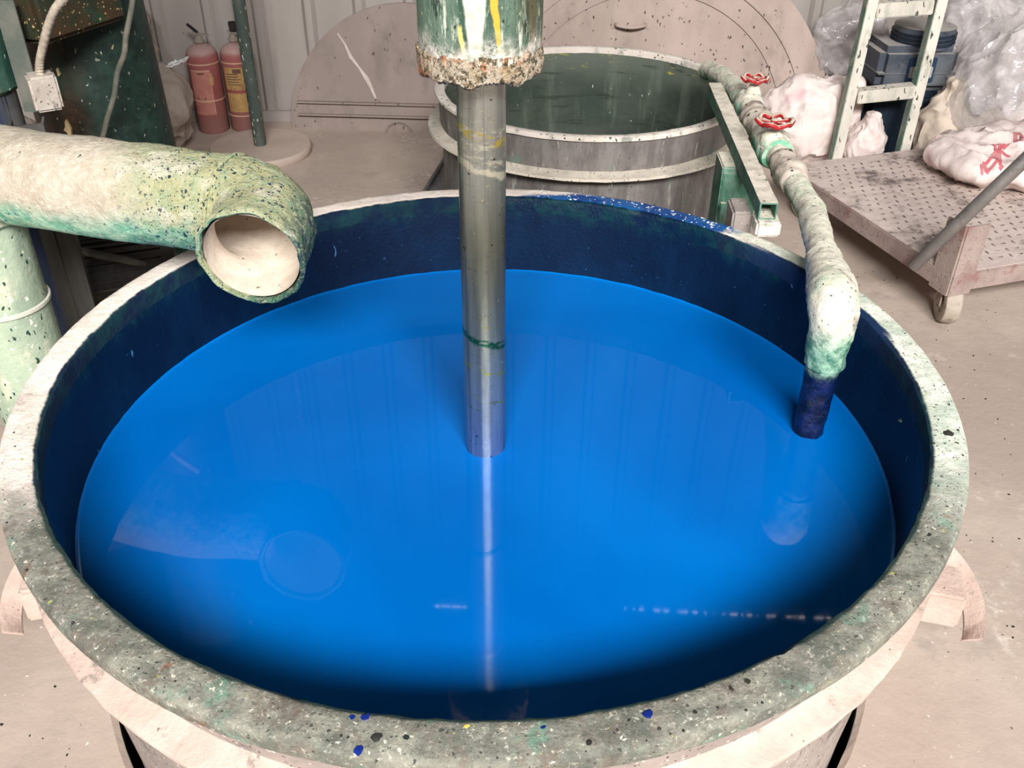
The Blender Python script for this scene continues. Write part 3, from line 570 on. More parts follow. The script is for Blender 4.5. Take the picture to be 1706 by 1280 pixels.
def mat_rail():
    t = NT('green_rail_dusty'); n = t.noise(20, 6, .7); c = t.mix(t.step(n, .38, .62), srgb(66, 112, 92), srgb(104, 140, 122)); c = t.mix(t.nmask(8, .5, .7), c, srgb(126, 136, 128))
    c = t.mix(t.mul(t.step(t.math('ADD', t.up(), t.mul(t.math('SUBTRACT', n, .5), .7)), .35, .7), .97), c, t.mix(t.nmask(30, .4, .62), srgb(222, 212, 196), srgb(198, 188, 172)))
    c = t.mix(t.specks(55, .5, .22), c, srgb(60, 72, 64)); t.bump(t.noise(50, 6, .7), .5, .006); return t.out(c, .8, 0, .25)
M['rail'] = mat_rail(); M['block'] = grime('white_crusted_block', srgb(224, 216, 204), srgb(198, 186, 174), srgb(150, 150, 136), scale=8)
def build_rail():
    a = PZ(1282, 338, .69); b = PZ(1191, 137, .69); d = (b - a); d.z = 0; L = d.length; rz = math.atan2(d.y, d.x)
    T = empty('support_rail', (a.x, a.y, 0), rz, 'dusty green square steel rail on a post between the two tanks', 'rail')
    w = .0445; z = .667; t = .004; bm = bmesh.new()
    o = [(-w / 2, -w / 2), (w / 2, -w / 2), (w / 2, w / 2), (-w / 2, w / 2)]; i_ = [(q[0] * .82, q[1] * .82) for q in o]; N = 40
    dz = lambda p: .0015 * fbm(p, 30, 3)
    rows = []
    for k in range(N + 1):
        x = L * k / N; rows.append([bm.verts.new((x, y + dz(Vector((x, y, zz))), z + zz + dz(Vector((x, zz, y))))) for y, zz in o] + [bm.verts.new((x, y, z + zz)) for y, zz in i_])
    for A, B in zip(rows, rows[1:]):
        for k in range(4):
            bm.faces.new([A[k], A[(k + 1) % 4], B[(k + 1) % 4], B[k]]); bm.faces.new([A[4 + k], A[4 + (k + 1) % 4], B[4 + (k + 1) % 4], B[4 + k]])
    for row in (rows[0], rows[-1]):
        for k in range(4): bm.faces.new([row[k], row[(k + 1) % 4], row[4 + (k + 1) % 4], row[4 + k]])
    mesh('square_tube', bm, M['rail'], T, False)
    mesh('post', box_bm((.42, .035, .322), (.13, .05, .644), None, .004), M['rail'], T, False)
    mesh('side_plate', box_bm((.36, .005, .40), (.02, .10, .46), None, .003), M['rail'], T, False)
    mesh('guide_rod', tube_bm([Vector((.30, .055, .25)), Vector((.30, .055, .56))], .008, 10), M['rail'], T)
    bm = box_bm((.015, -.004, .625), (.075, .062, .04), None, .006); mesh('rest_block', bm, M['block'], T)
    bm = box_bm((.10, .05, .595), (.10, .05, .09), None, .006); mesh('rest_block', bm, M['tank_steel'], T)
build_rail()

# ------------------------------------------------------------------ empty tank behind
def mat_rear_in():
    t = NT('empty_tank_inside'); x, y, z = t.xyz(); n = t.noise(5, 6, .65, t.obj(1, 1, 1.6)); c = t.mix(t.step(n, .35, .65), srgb(58, 68, 60), srgb(72, 80, 72))
    c = t.mix(t.mul(t.step(z, .40, .545), .55), c, srgb(112, 118, 106)); c = t.mix(t.mul(t.nmask(24, .6, .68, 5, .7, t.obj(.5, .5, 3)), t.step(z, .47, .50)), c, srgb(178, 174, 62))
    c = t.mix(t.mul(t.nmask(14, .5, .66, 5, .65, t.obj(1, 1, .15, (3, 3, 1))), .5), c, srgb(104, 112, 100)); c = t.mix(t.mul(t.nmask(9, .56, .68, 5, .65, t.obj(.5, .5, 4, (6, 3, 1))), .6), c, srgb(36, 44, 38)); c = t.mix(t.specks(44, .3, .16, t.obj(1, 1, .5)), c, srgb(176, 182, 170)); t.bump(n, .1, .004); return t.out(c, .5, .1, .35)
def mat_rear_band():
    t = NT('rear_tank_band'); n = t.noise(16, 6, .7, t.obj(1, 1, .3)); c = t.mix(t.step(n, .35, .65), srgb(108, 102, 100), srgb(140, 134, 130)); c = t.mix(t.nmask(30, .6, .7, 5, .7, t.obj(1, 1, .15)), c, srgb(196, 200, 186))
    c = t.mix(t.specks(60, .4, .3), c, srgb(70, 66, 66)); c = t.mix(t.nmask(9, .6, .75), c, srgb(110, 140, 124)); t.bump(t.noise(40, 5), .3, .004); return t.out(c, .65, .15, .3)
M['rear_in'] = mat_rear_in(); M['rear_band'] = mat_rear_band()
M['rear_lip'] = grime('rear_rim_white', srgb(226, 214, 204), srgb(206, 196, 184), srgb(150, 150, 140), srgb(70, 74, 66), scale=7, dk=(60, .35, .2))
M['rear_collar'] = grime('rear_collar_dust', srgb(206, 196, 180), srgb(182, 172, 160), srgb(160, 158, 146), srgb(90, 86, 80), scale=8)
RX, RY, RZ0 = .283, 3.555, .57
def build_rear():
    T = empty('empty_tank', (RX, RY, 0), 0, 'smaller empty steel tank with pale rim behind the blue one', 'tank')
    wn = lambda a, k: mn.noise(Vector((math.cos(a) * 12, math.sin(a) * 12, k)))
    bm = bmesh.new(); lathe(bm, [(.546, .548), (.546, .568), (.552, .572), (.576, .572), (.583, .568), (.583, .558), (.56, .552)], 160, close=True, wob=lambda r, z, a, k: (r, z + .0015 * wn(a, k))); mesh('rim', bm, M['rear_lip'], T)
    bm = bmesh.new(); lathe(bm, [(.575, .555), (.570, .52), (.566, .44), (.560, .43), (.558, .2), (.556, .115), (.001, .115)], 128); mesh('outer_wall', bm, M['rear_band'], T)
    bm = bmesh.new(); lathe(bm, [(.548, .562), (.547, .55), (.540, .3), (.53, .14), (.001, .13)], 128); mesh('inner_wall', bm, M['rear_in'], T)
    bm = bmesh.new(); lathe(bm, [(.562, .43), (.562, .452), (.590, .444), (.612, .440), (.615, .432), (.60, .424)], 160, close=True, wob=lambda r, z, a, k: (r, z + .002 * wn(a, k))); mesh('collar', bm, M['rear_collar'], T)
    P = empty('tank_platform', (RX, RY, 0), math.radians(-9), 'low dark steel platform under the smaller empty tank', 'platform')
    m = grime('dark_plate', srgb(92, 92, 92), srgb(118, 114, 112), srgb(70, 72, 74), None, srgb(150, 148, 146), scale=5, rough=.5, metal=.3)
    mesh('plate', box_bm((0, 0, .055), (1.30, 1.15, .11), None, .006), m, P, False)
    for s in (-1, 1): mesh('edge_angle', box_bm((s * .645, 0, .118), (.014, 1.15, .03), None, .003), m, P, False)
build_rear()
# plane for placing things leaned on the wall
# ------------------------------------------------------------------ half lids leaning on the wall
M['lid'] = grime('lid_pink_dust', srgb(166, 148, 139), srgb(182, 164, 154), srgb(156, 139, 131), srgb(84, 74, 70), None, scale=2.5, dk=(46, .28, .2), stretch=(1, 1, .6), bump=.15)
M['lid2'] = grime('lid_grey_dust', srgb(138, 124, 117), srgb(150, 136, 128), srgb(128, 116, 110), srgb(84, 74, 70), None, scale=2.5, dk=(40, .25, .12), stretch=(1, 1, .6), bump=.15)
M['lid_mark'] = grime('pale_scrape', srgb(196, 184, 176), srgb(180, 167, 158), scale=20)
def half_disc(bm, r, y0, y1, n=72, zb=0.0):
    poly = [Vector((r * math.cos(a), y0, zb + r * math.sin(a))) for a in [math.pi * k / n for k in range(n + 1)]]
    prism(bm, poly, y1 - y0, (0, 1, 0))
def build_lids():
    c = PY(1070, 205, 4.66); T = empty('half_lid', (c.x, 4.60, 0.0), 0, 'large pink-dusted half-round lid with a bow handle leaning on the wall', 'lid', 'half lids leaning on the wall'); T.rotation_euler = (math.radians(-5), 0, 0)
    bm = bmesh.new(); half_disc(bm, .80, .0, .02); mesh('inner_plate', bm, M['lid'], T, False)
    for nm, r0, r1, y in (('middle_ring', .685, .80, -.009), ('outer_ring', .785, .92, -.019)):
        bm = bmesh.new(); n = 72; an = [math.pi * k / n for k in range(n + 1)]; L = []
        for a in an:
            c_, s_ = math.cos(a), math.sin(a); L.append([bm.verts.new((r * c_, yy, r * s_)) for r, yy in ((r0, y), (r1, y), (r1, .02 if r1 > .9 else .0), (r0, 0.0))])
        for A, B in zip(L, L[1:]):
            for k in range(4): bm.faces.new([A[k], A[(k + 1) % 4], B[(k + 1) % 4], B[k]])
        bm.faces.new(L[0]); bm.faces.new(L[-1]); mesh(nm, bm, M['lid'], T, False)
    h = PY(1053, 46, 4.57); hx = h.x - c.x; hz = h.z
    H = mesh('handle', tube_bm(catmull([(hx - .072, -.002, hz), (hx - .06, -.03, hz - .004), (hx, -.044, hz - .010), (hx + .06, -.03, hz - .004), (hx + .072, -.002, hz)], 8), .0085, 12), M['lid'], T)
    for s in (-1, 1): mesh('handle_plate', box_bm((hx + s * .078, -.003, hz), (.026, .006, .04), None, .002), M['lid'], H, False)
    c2 = PY(686, 215, 4.70); T2 = empty('half_lid', (c2.x, 4.67, 0.0), math.radians(-3.5), 'smaller grey half-round lid with a channel bar and pale scrape, near the red cylinders', 'lid', 'half lids leaning on the wall'); T2.rotation_euler = (math.radians(-4), 0, math.radians(-3.5))
    bm = bmesh.new(); half_disc(bm, .617, .0, .02); mesh('outer_plate', bm, M['lid2'], T2, False)
    bm = bmesh.new(); prism(bm, [Vector((-.575, 0, z)) + Vector((0, y, 0)) for y, z in ((-.001, .075), (-.03, .075), (-.03, .083), (-.009, .083), (-.009, .137), (-.03, .137), (-.03, .145), (-.001, .145))], .80, (1, 0, 0)); mesh('channel_bar', bm, M['lid2'], T2, False)
    # scraped pale streak
    bm = bmesh.new(); pts = [(-.34, .47), (-.31, .42), (-.285, .36), (-.25, .31), (-.215, .26), (-.19, .21), (-.175, .16)]
    wdt = [.002, .005, .009, .005, .011, .008, .004]
    A = [bm.verts.new((x - w + R.uniform(-.004, .004), -.003, z)) for (x, z), w in zip(pts, wdt)]; B = [bm.verts.new((x + w + R.uniform(-.004, .004), -.003, z + .005)) for (x, z), w in zip(pts, wdt)]
    for k in range(len(pts) - 1): bm.faces.new([A[k], B[k], B[k + 1], A[k + 1]])
    r = bmesh.ops.extrude_face_region(bm, geom=bm.faces[:]); bmesh.ops.translate(bm, verts=[v for v in r['geom'] if isinstance(v, bmesh.types.BMVert)], vec=(0, .004, 0))
    mesh('pale_scrape', bm, M['lid_mark'], T2, False)
    c3 = PZ(665, 214, 0.02); q = []
    for k in range(21): a = math.pi * k / 20; q.append(Vector((c3.x + .066 * math.cos(a), c3.y - .02, .002 + .06 * math.sin(a))))
    tag(mesh('wire_hoop', tube_bm(q, .0022, 6), M['lid2']), 'thin bent wire hoop on the floor below the channel bar', 'wire')
build_lids()

# ------------------------------------------------------------------ fire extinguishers
def mat_red():
    t = NT('dusty_red_cylinder'); x, y, z = t.xyz(); n = t.noise(12, 5, .6); c = t.mix(t.step(n, .35, .65), srgb(152, 80, 78), srgb(136, 68, 68))
    c = t.mix(t.mul(t.step(t.math('ADD', t.up(), t.mul(t.math('SUBTRACT', n, .5), .4)), .12, .6), .9), c, srgb(176, 152, 146)); c = t.mix(t.mul(t.inv(t.step(z, .02, .22)), .6), c, srgb(140, 106, 98)); c = t.mix(t.mul(t.nmask(6, .3, .7), .45), c, srgb(158, 116, 108))
    t.bump(t.noise(50, 4), .1, .003); return t.out(c, .6, 0, .3)
M['red'] = mat_red(); M['ext_label'] = grime('faded_yellow_label', srgb(178, 144, 90), srgb(164, 128, 84), srgb(140, 96, 80), scale=14)
M['ext_pink'] = grime('faded_pink_label', srgb(184, 124, 112), srgb(170, 108, 98), scale=14); M['ink'] = grime('faded_ink', srgb(96, 70, 60)); M['ext_cream'] = grime('cream_line', srgb(206, 166, 140), srgb(190, 150, 128))
M['blackplastic'] = grime('black_plastic', srgb(34, 28, 34), srgb(52, 46, 48), rough=.4); M['ext_metal'] = grime('valve_metal_dust', srgb(150, 140, 128), srgb(120, 110, 100), rough=.6)
def patch(name, T, r, a0, a1, z0, z1, m, off=.0012, n=10):
    bm = bmesh.new(); lathe(bm, [(r + off - .0008, z0), (r + off, z0), (r + off, z1), (r + off - .0008, z1)], n, a0, a1); return mesh(name, bm, m, T)
def extinguisher(px, py, rz, label, kind):
    b = PZ(px, py, 0); r = .077; T = empty('fire_extinguisher', (b.x, b.y, 0), rz, label, 'extinguisher', 'fire extinguishers by the wall')
    bm = bmesh.new(); lathe(bm, [(.001, 0), (.070, 0), (r, .012), (r, .36), (.0765, .375), (.070, .398), (.055, .414), (.032, .424), (.018, .428), (.018, .438)], 48); mesh('cylinder', bm, M['red'], T)
    bm = bmesh.new(); lathe(bm, [(.018, .430), (.024, .436), (.024, .448), (.015, .456), (.015, .468), (.001, .47)], 24); v = mesh('valve', bm, M['ext_metal'], T)
    bm = bmesh.new(); add_box(bm, Vector((.012, 0, .472)), (.075, .018, .010), Matrix.Rotation(.25, 3, 'Y'), .003); mesh('carry_handle', bm, M['ext_metal'], v)
    bm = bmesh.new()
    if kind: add_box(bm, Vector((.005, 0, .502)), (.034, .020, .05), Matrix.Rotation(-.1, 3, 'Y'), .004)
    else: add_box(bm, Vector((-.022, 0, .500)), (.066, .018, .012), Matrix.Rotation(.75, 3, 'Y'), .004)
    mesh('squeeze_lever', bm, M['blackplastic'], v)
    for z in (.345, .168 if not kind else .085):
        bm = bmesh.new(); lathe(bm, [(r, z - .003), (r + .0015, z - .003), (r + .0015, z + .003), (r, z + .003)], 48, close=True); mesh('band', bm, M['ext_cream'], T)
    f = -math.pi / 2
    if kind:
        L = patch('upper_label', T, r, f - .75, f + .55, .215, .325, M['ext_label']); patch('lower_label', T, r, f - .75, f + .55, .105, .20, M['ext_label'])
        for k in range(5): patch('print_line', L, r, f - .55, f + .1 + .25 * R.random(), .24 + .013 * k, .244 + .013 * k, M['ink'], .002, 6)
        patch('print_block', L, r, f - .1, f + .4, .298, .318, M['ink'], .002, 6)
    else:
        L = patch('front_label', T, r, f - .8, f + .5, .10, .32, M['ext_pink'])
        patch('label_border', L, r, f - .8, f + .5, .314, .318, M['ext_cream'], .002); patch('label_border', L, r, f + .47, f + .5, .10, .318, M['ext_cream'], .002, 3)
        patch('print_line', L, r, f - .3, f + .15, .300, .307, M['ink'], .002, 6); patch('flame_mark', L, r, f + .42, f + .68, .245, .285, M['ext_label'], .002, 5); patch('flame_mark', L, r, f + .52, f + .62, .285, .305, M['ext_label'], .002, 4)
        for k in range(2): patch('print_mark', L, r, f - .5 + .45 * k, f - .42 + .45 * k, .178, .188, M['ink'], .002, 4)
extinguisher(358, 216, .1, 'dusty red fire extinguisher with a pinkish label and raised black lever', 0)
extinguisher(412, 213, .0, 'dusty red fire extinguisher with two yellow labels beside the thin pole', 1)

# ------------------------------------------------------------------ pole on a round base
M['pole'] = grime('grey_green_pole', srgb(62, 72, 66), srgb(88, 94, 88), srgb(46, 56, 52), None, srgb(190, 188, 178), scale=8, rough=.5, stretch=(1, 1, .3))
M['disc'] = grime('dusty_disc', srgb(176, 158, 146), srgb(186, 168, 156), scale=5, rough=.9)
def build_pole():
    b = PZ(434, 243, .035); T = empty('stand_pole', (b.x, b.y, 0), 0, 'thin grey-green pole standing on a dusty round base', 'stand')
    bm = bmesh.new(); lathe(bm, [(.001, 0), (.236, 0), (.240, .006), (.240, .034), (.235, .040), (.001, .042)], 80); mesh('round_base', bm, M['disc'], T)
    bm = bmesh.new(); lathe(bm, [(.029, .04), (.029, 2.4), (.001, 2.4)], 24); mesh('pole', bm, M['pole'], T)
build_pole()

# ------------------------------------------------------------------ sacks, bags
def cloth_mat(name, a, b, c=None, dark=None, rough=.85):
    t = NT(name); n = t.noise(4, 5, .6); col = t.mix(t.step(n, .35, .65), a, b)
    if c: col = t.mix(t.nmask(7, .56, .7, 5, .6, t.obj(off=(2, 2, 4))), col, c)
    if dark: col = t.mix(t.mul(t.nmask(11, .6, .72, 5, .6), .6), col, dark)
    cr = t.math('ABSOLUTE', t.math('SUBTRACT', t.noise(3.4, 2, .5, t.obj(1, 1, .6), .6), .5)); cr2 = t.math('ABSOLUTE', t.math('SUBTRACT', t.noise(8, 2, .5, t.obj(1, 1, .6, (4, 4, 4)), .6), .5))
    t.bump(t.math('ADD', t.math('ADD', t.mul(cr, 2.2), t.mul(cr2, .7)), t.mul(t.noise(160, 2), .05)), .55, .035); return t.out(col, rough, 0, .2)
M['sack_white'] = cloth_mat('woven_sack_white', srgb(232, 216, 210), srgb(218, 200, 194), srgb(222, 190, 190), srgb(180, 164, 158))
M['sack_beige'] = cloth_mat('woven_sack_beige', srgb(206, 190, 174), srgb(186, 170, 156), None, srgb(150, 134, 122))
M['sack_grey'] = cloth_mat('old_sack_grey', srgb(166, 152, 140), srgb(150, 136, 126), None, srgb(116, 104, 96))
M['paper'] = cloth_mat('white_paper', srgb(240, 238, 238), srgb(228, 226, 228)); M['red_print'] = grime('red_print', srgb(204, 104, 114), srgb(206, 140, 140), scale=20)
def mat_plastic():
    t = NT('clear_plastic_film'); n = t.noise(9, 5, .6, None, 1.5); c = t.mix(t.step(n, .35, .65), srgb(206, 198, 198), srgb(228, 220, 220))
    t.bump(t.math('ABSOLUTE', t.math('SUBTRACT', t.noise(7, 3, .5, None, 1.0), .5)), .5, .04); t.out(c, .16, 0, .8); t.put(t.bsdf.inputs['Alpha'], t.math('ADD', .40, t.mul(t.step(n, .4, .7), .22))); return t.m
M['plastic'] = mat_plastic()
def sack(name, label, cat, loc, dims, mat, rz=0.0, tilt=(0, 0), seed=0, wrinkle=1.0, top=None, group=None, ex=2.6, crisp=False, seg=(96, 64), poke=None):
    """filled bag: a pillow with corners, sag at the base, folds; top = pinched neck"""
    bm = bmesh.new(); nu, nv = seg; rows = []; so = Vector((seed * 7.3, seed * 3.1, seed * 1.7)); w, d, h = dims
    sp = lambda c, e: math.copysign(abs(c) ** (2 / e), c)
    for j in range(nv + 1):
        ph = -math.pi / 2 + math.pi * j / nv; row = []
        for i in range(nu):
            th = 2 * math.pi * i / nu; x = sp(math.cos(ph), ex) * sp(math.cos(th), ex); y = sp(math.cos(ph), ex) * sp(math.sin(th), ex); z = sp(math.sin(ph), 2.2)
            if top and z > top[0]:
                k = (z - top[0]) / (1 - top[0]); q = 1 - (1 - top[1]) * min(1, k * 1.5) ** .8
                if k > .75: q += (k - .75) * 1.2
                x *= q; y *= q
            p = Vector((x * w / 2, y * d / 2, (z + 1) * h / 2)); nrm = Vector((x / w, y / d, z / h)).normalized(); s = (w + d + h) / 3
            q = p + so
            if crisp: f = (1 - abs(mn.noise(q * 2.2 / s))) ** 4 * .10 + (1 - abs(mn.noise(Vector((q.x, q.y, q.z * .6)) * 4.6 / s))) ** 6 * .05 - .05 + .14 * mn.noise(q * 1.6 / s)
            else: f = .08 * mn.noise(q * 2.2 / s) + .055 * (1 - abs(mn.noise(Vector((q.x, q.y, q.z * .45)) * 5 / s))) ** 2 + .045 * (1 - abs(mn.noise(Vector((q.x + q.z * .5, q.y, q.z * .5)) * 3.6 / s))) ** 6 + .012 * mn.noise(q * 14 / s)
            p += nrm * f * s * wrinkle; p.z = max(p.z, 0)
            if poke:
                for (c, r, v) in poke: p += Vector(v) * math.exp(-((p - Vector(c)).length / r) ** 2)
            row.append(bm.verts.new(p))
        rows.append(row)
    for A, B in zip(rows, rows[1:]):
        for i in range(nu): bm.faces.new([A[i], A[(i + 1) % nu], B[(i + 1) % nu], B[i]])
    bmesh.ops.remove_doubles(bm, verts=bm.verts[:], dist=1e-5)
    o = mesh(name, bm, mat, None, True, loc, (tilt[0], tilt[1], rz)); return tag(o, label, cat, group)
WS = 'white sacks on the right'
sack('sack', 'pinkish white sack slumped behind the two red valve wheels', 'sack', (1.39, 4.34, 0), (.42, .30, .35), M['sack_white'], .2, (0, 0), 3, 1.3, None, WS, poke=[((.15, -.05, .30), .07, (.03, -.02, .09)), ((-.06, .0, .32), .07, (-.02, 0, .06))])
sack('sack', 'small pale sack squeezed between the ladder foot and the plate cart', 'sack', (1.60, 4.17, 0), (.15, .14, .27), M['sack_white'], -.2, (0, .1), 5, 1.1, (.4, .5), WS)
sack('sack', 'upright cream sack with twisted neck at the right of the ladder', 'sack', (1.95, 4.16, 0), (.22, .20, .42), M['sack_beige'], .2, (.05, 0), 8, 1.1, (.25, .42), WS)
sack('sack', 'creased beige sack in shade under the big plastic bags', 'sack', (2.33, 4.30, 0), (.46, .36, .23), M['sack_beige'], .1, (0, 0), 9, 1.3, None, WS)
sack('sack', 'crumpled mauve sack lying at the foot of the wall beside the big lid', 'sack', (1.66, 4.68, 0), (.34, .16, .24), M['sack_grey'], 0, (0, 0), 21, 1.5, None, None)
lb_ = PZ(278, 228, 0)
sack('sack', 'tall grey-beige sack leaning on the wall behind the green column', 'sack', (lb_.x - .18, 4.62, 0), (.36, .18, .66), M['sack_grey'], .2, (-.06, 0), 12, 1.0, None, 'sacks by the left wall')
sack('sack', 'bulging grey-beige sack beside the left red extinguisher', 'sack', (lb_.x + .03, 4.36, 0), (.28, .22, .41), M['sack_grey'], -.3, (0, .16), 14, 1.1, None, 'sacks by the left wall', poke=[((.12, -.05, .3), .10, (.07, -.03, -.03))])
sack('sack', 'pale sack between the duct riser and the steel post', 'sack', PZ(42, 440, 0) + Vector((-.05, .10, 0)), (.42, .34, .52), M['sack_beige'], .5, (0, 0), 31, 1.2, None, None)
def build_papers():
    c = PY(293, 113, 4.36); bm = bmesh.new(); n = 8; g = [[bm.verts.new(c + Vector((-.05 + .10 * i / n, -.02 + .08 * j / n, .018 * mn.noise(Vector((i * .5, j * .5, 3))) + .03 * i / n))) for j in range(n + 1)] for i in range(n + 1)]
    for i in range(n):
        for j in range(n): bm.faces.new([g[i][j], g[i + 1][j], g[i + 1][j + 1], g[i][j + 1]])
    r = bmesh.ops.extrude_face_region(bm, geom=bm.faces[:]); bmesh.ops.translate(bm, verts=[v for v in r['geom'] if isinstance(v, bmesh.types.BMVert)], vec=(0, 0, .004))
    tag(mesh('paper_sheet', bm, M['paper']), 'crumpled bright white paper on the sack beside the red extinguisher', 'paper')
build_papers()
BG = 'clear plastic bags'
sack('plastic_bag', 'huge cloudy plastic bag bulging over the cart at the right edge', 'bag', (2.30, 4.12, .21), (.68, .46, .46), M['plastic'], .2, (0, -.10), 41, 1.0, None, BG, 2.2, True, (110, 70))
sack('plastic_bag', 'tall shiny plastic bag standing right behind the ladder', 'bag', (2.24, 4.62, 0), (.44, .24, .72), M['plastic'], -.1, (0, 0), 44, 1.0, None, BG, 2.4, True, (90, 60))
sack('plastic_bag', 'dull plastic bag at the top right behind the others', 'bag', (2.78, 4.55, 0), (.46, .34, .85), M['plastic'], .3, (0, 0), 47, 1.0, None, BG, 2.2, True, (80, 50))
sack('plastic_bag', 'small shiny plastic bag hanging left of the ladder', 'bag', (1.66, 4.66, .33), (.36, .18, .32), M['plastic'], .1, (0, -.2), 51, 1.1, None, BG, 2.2, True, (80, 50))
# ------------------------------------------------------------------ ladder and drums
M['ladder'] = grime('cream_green_ladder', srgb(212, 204, 192), srgb(194, 188, 176), srgb(172, 170, 158), srgb(74, 74, 68), None, scale=8, dk=(36, .4, .3), stretch=(1, 1, .4))
M['ladder_green'] = grime('ladder_green_side', srgb(104, 138, 122), srgb(160, 168, 156), srgb(190, 190, 176), None, None, scale=5)
def build_ladder():
    T = empty('ladder', (0, 0, 0), 0, 'paint-spattered cream and green ladder standing in front of the blue canisters', 'ladder')
    lb = PY(1392, 262, 4.08); lt = PY(1452, 0, 4.20); rb = PY(1502, 258, 4.08); rt = PY(1567, 0, 4.20)
    for a, b, w in ((lb, lt, .042), (rb, rt, .042)):
        a = a + (a - b) * (a.z / (b.z - a.z)); b = b + (b - a) * .75; d = (b - a).normalized(); bm = bmesh.new()
        x = Vector((1, 0, 0)); y = d.cross(x).normalized(); x = y.cross(d)
        # channel section: front web and two flanges
        sec = [(-w / 2, -.028), (w / 2, -.028), (w / 2, .028), (w / 2 - .004, .028), (w / 2 - .004, -.022), (-w / 2 + .004, -.022), (-w / 2 + .004, .028), (-w / 2, .028)]
        prism(bm, [a + x * u - y * v * -1 for u, v in sec], (b - a).length, d); st = mesh('stile', bm, M['ladder'], T, False)
        bm = bmesh.new(); add_sec = [(-w / 2 - .003, -.026), (-w / 2 - .0005, -.026), (-w / 2 - .0005, .028), (-w / 2 - .003, .028)]
        prism(bm, [a + x * u + y * v for u, v in add_sec], (b - a).length * .999, d); mesh('painted_side', bm, M['ladder_green'], st, False)
    for (x0, y0, x1, y1, hh) in ((1424, 150, 1522, 161, .055), (1455, 9, 1552, 17, .060)):
        f = 1 - y0 / 262; Y = 4.08 + .12 * f; A = PY(x0 + 4, y0, Y); B = PY(x1 - 2, y1, Y); c = (A + B) / 2; d = B - A
        bm = box_bm((0, 0, 0), (d.length, .07, hh), Matrix.Rotation(-math.atan2(-d.z, d.x) * -1 * -1, 3, 'Y'), .004); mesh('rung', bm, M['ladder'], T, False, c + Vector((0, .005, 0)))
    A = PY(1470, -130, 4.26); mesh('rung', box_bm((0, 0, 0), (.30, .07, .055), None, .004), M['ladder'], T, False, A + Vector((.12, .03, 0)))
build_ladder()
M['drum_blue'] = grime('dull_blue_plastic', srgb(70, 76, 86), srgb(100, 104, 108), srgb(54, 61, 72), None, None, dust=srgb(172, 164, 160), dust_lo=.2, dust_hi=.8, scale=4, rough=.5, bump=.05)
M['drum_dark'] = grime('dark_navy_plastic', srgb(24, 34, 46), srgb(36, 48, 60), srgb(18, 28, 38), srgb(10, 16, 24), None, scale=4, rough=.45, dk=(20, .35, .3), stretch=(1, 1, .4), bump=.05)
M['drum_recess'] = grime('recess_blue', srgb(36, 52, 76), srgb(48, 62, 84), rough=.5); M['drum_pale'] = grime('pale_recess_floor', srgb(150, 150, 146), srgb(166, 164, 158))
def canister(loc, dims, mat, label, detailed):
    w, d, h = dims; T = empty('canister', loc, .05, label, 'canister', 'stacked plastic canisters behind the ladder')
    bm = box_bm((0, 0, h / 2), (w, d, h), None, .03); mesh('body', bm, mat, T)
    bm = box_bm((0, 0, h * .42), (w + .006, d + .006, .008), None, .002); mesh('mould_seam', bm, mat, T)
    if detailed:
        bm = box_bm((.01, -d / 2 - .001, h * .50), (.13, .010, .11), None, .004); rc = mesh('handle_recess', bm, M['drum_recess'], T)
        bm = box_bm((.01, -d / 2 - .006, h * .46), (.105, .008, .05), None, .003); mesh('recess_floor', bm, M['drum_pale'], rc)
        for k in range(3):
            bm = bmesh.new(); lathe(bm, [(.13, h - .004 + k * .018), (.142, h - .002 + k * .018), (.142, h + .006 + k * .018), (.13, h + .008 + k * .018)], 48, close=True, cx=.05); mesh('lid_ridge', bm, M['drum_dark'], T)
        bm = bmesh.new(); lathe(bm, [(.134, h - .02), (.134, h + .066), (.001, h + .07)], 48, cx=.05); mesh('lid', bm, mat, T)
    return T
canister((1.80, 4.42, 0), (.36, .28, .335), M['drum_dark'], 'dark navy plastic canister on the floor behind the ladder, lower of the two', False)
canister((1.82, 4.42, .335), (.36, .28, .20), M['drum_blue'], 'dusty blue plastic canister with ridged lid on top of the dark one', True)

# ------------------------------------------------------------------ platform cart
def mat_deck():
    t = NT('tread_plate_dusty'); n = t.noise(5, 6, .65); n2 = t.noise(26, 6, .7, t.obj(.5, 1, 1)); c = t.mix(t.step(n2, .38, .62), srgb(212, 195, 186), srgb(198, 180, 172))
    c = t.mix(t.mul(t.step(n, .50, .64), t.nmask(30, .38, .58, 5, .7, t.obj(.35, 1, 1))), c, srgb(104, 90, 88)); c = t.mix(t.specks(40, .3, .15), c, srgb(92, 80, 78))
    t.bump(t.noise(60, 5), .25, .004); return t.out(c, .75, .05, .3)
M['deck'] = mat_deck(); M['cart_frame'] = grime('cart_frame_dusty', srgb(168, 150, 142), srgb(146, 126, 120), srgb(146, 112, 106), srgb(94, 80, 76), None, scale=6)
M['tread'] = grime('tread_worn', srgb(110, 98, 94), srgb(150, 136, 130), srgb(84, 74, 72), scale=20, rough=.5, metal=.2); M['rubber'] = grime('dusty_wheel', srgb(176, 164, 150), srgb(158, 146, 134), srgb(140, 128, 118), scale=12)
M['hub'] = grime('wheel_hub', srgb(132, 124, 110), srgb(160, 150, 128), srgb(110, 104, 94), scale=20); M['handle_tube'] = grime('grey_tube', srgb(122, 116, 112), srgb(142, 136, 132), srgb(104, 100, 98), scale=6, rough=.45, metal=.4)
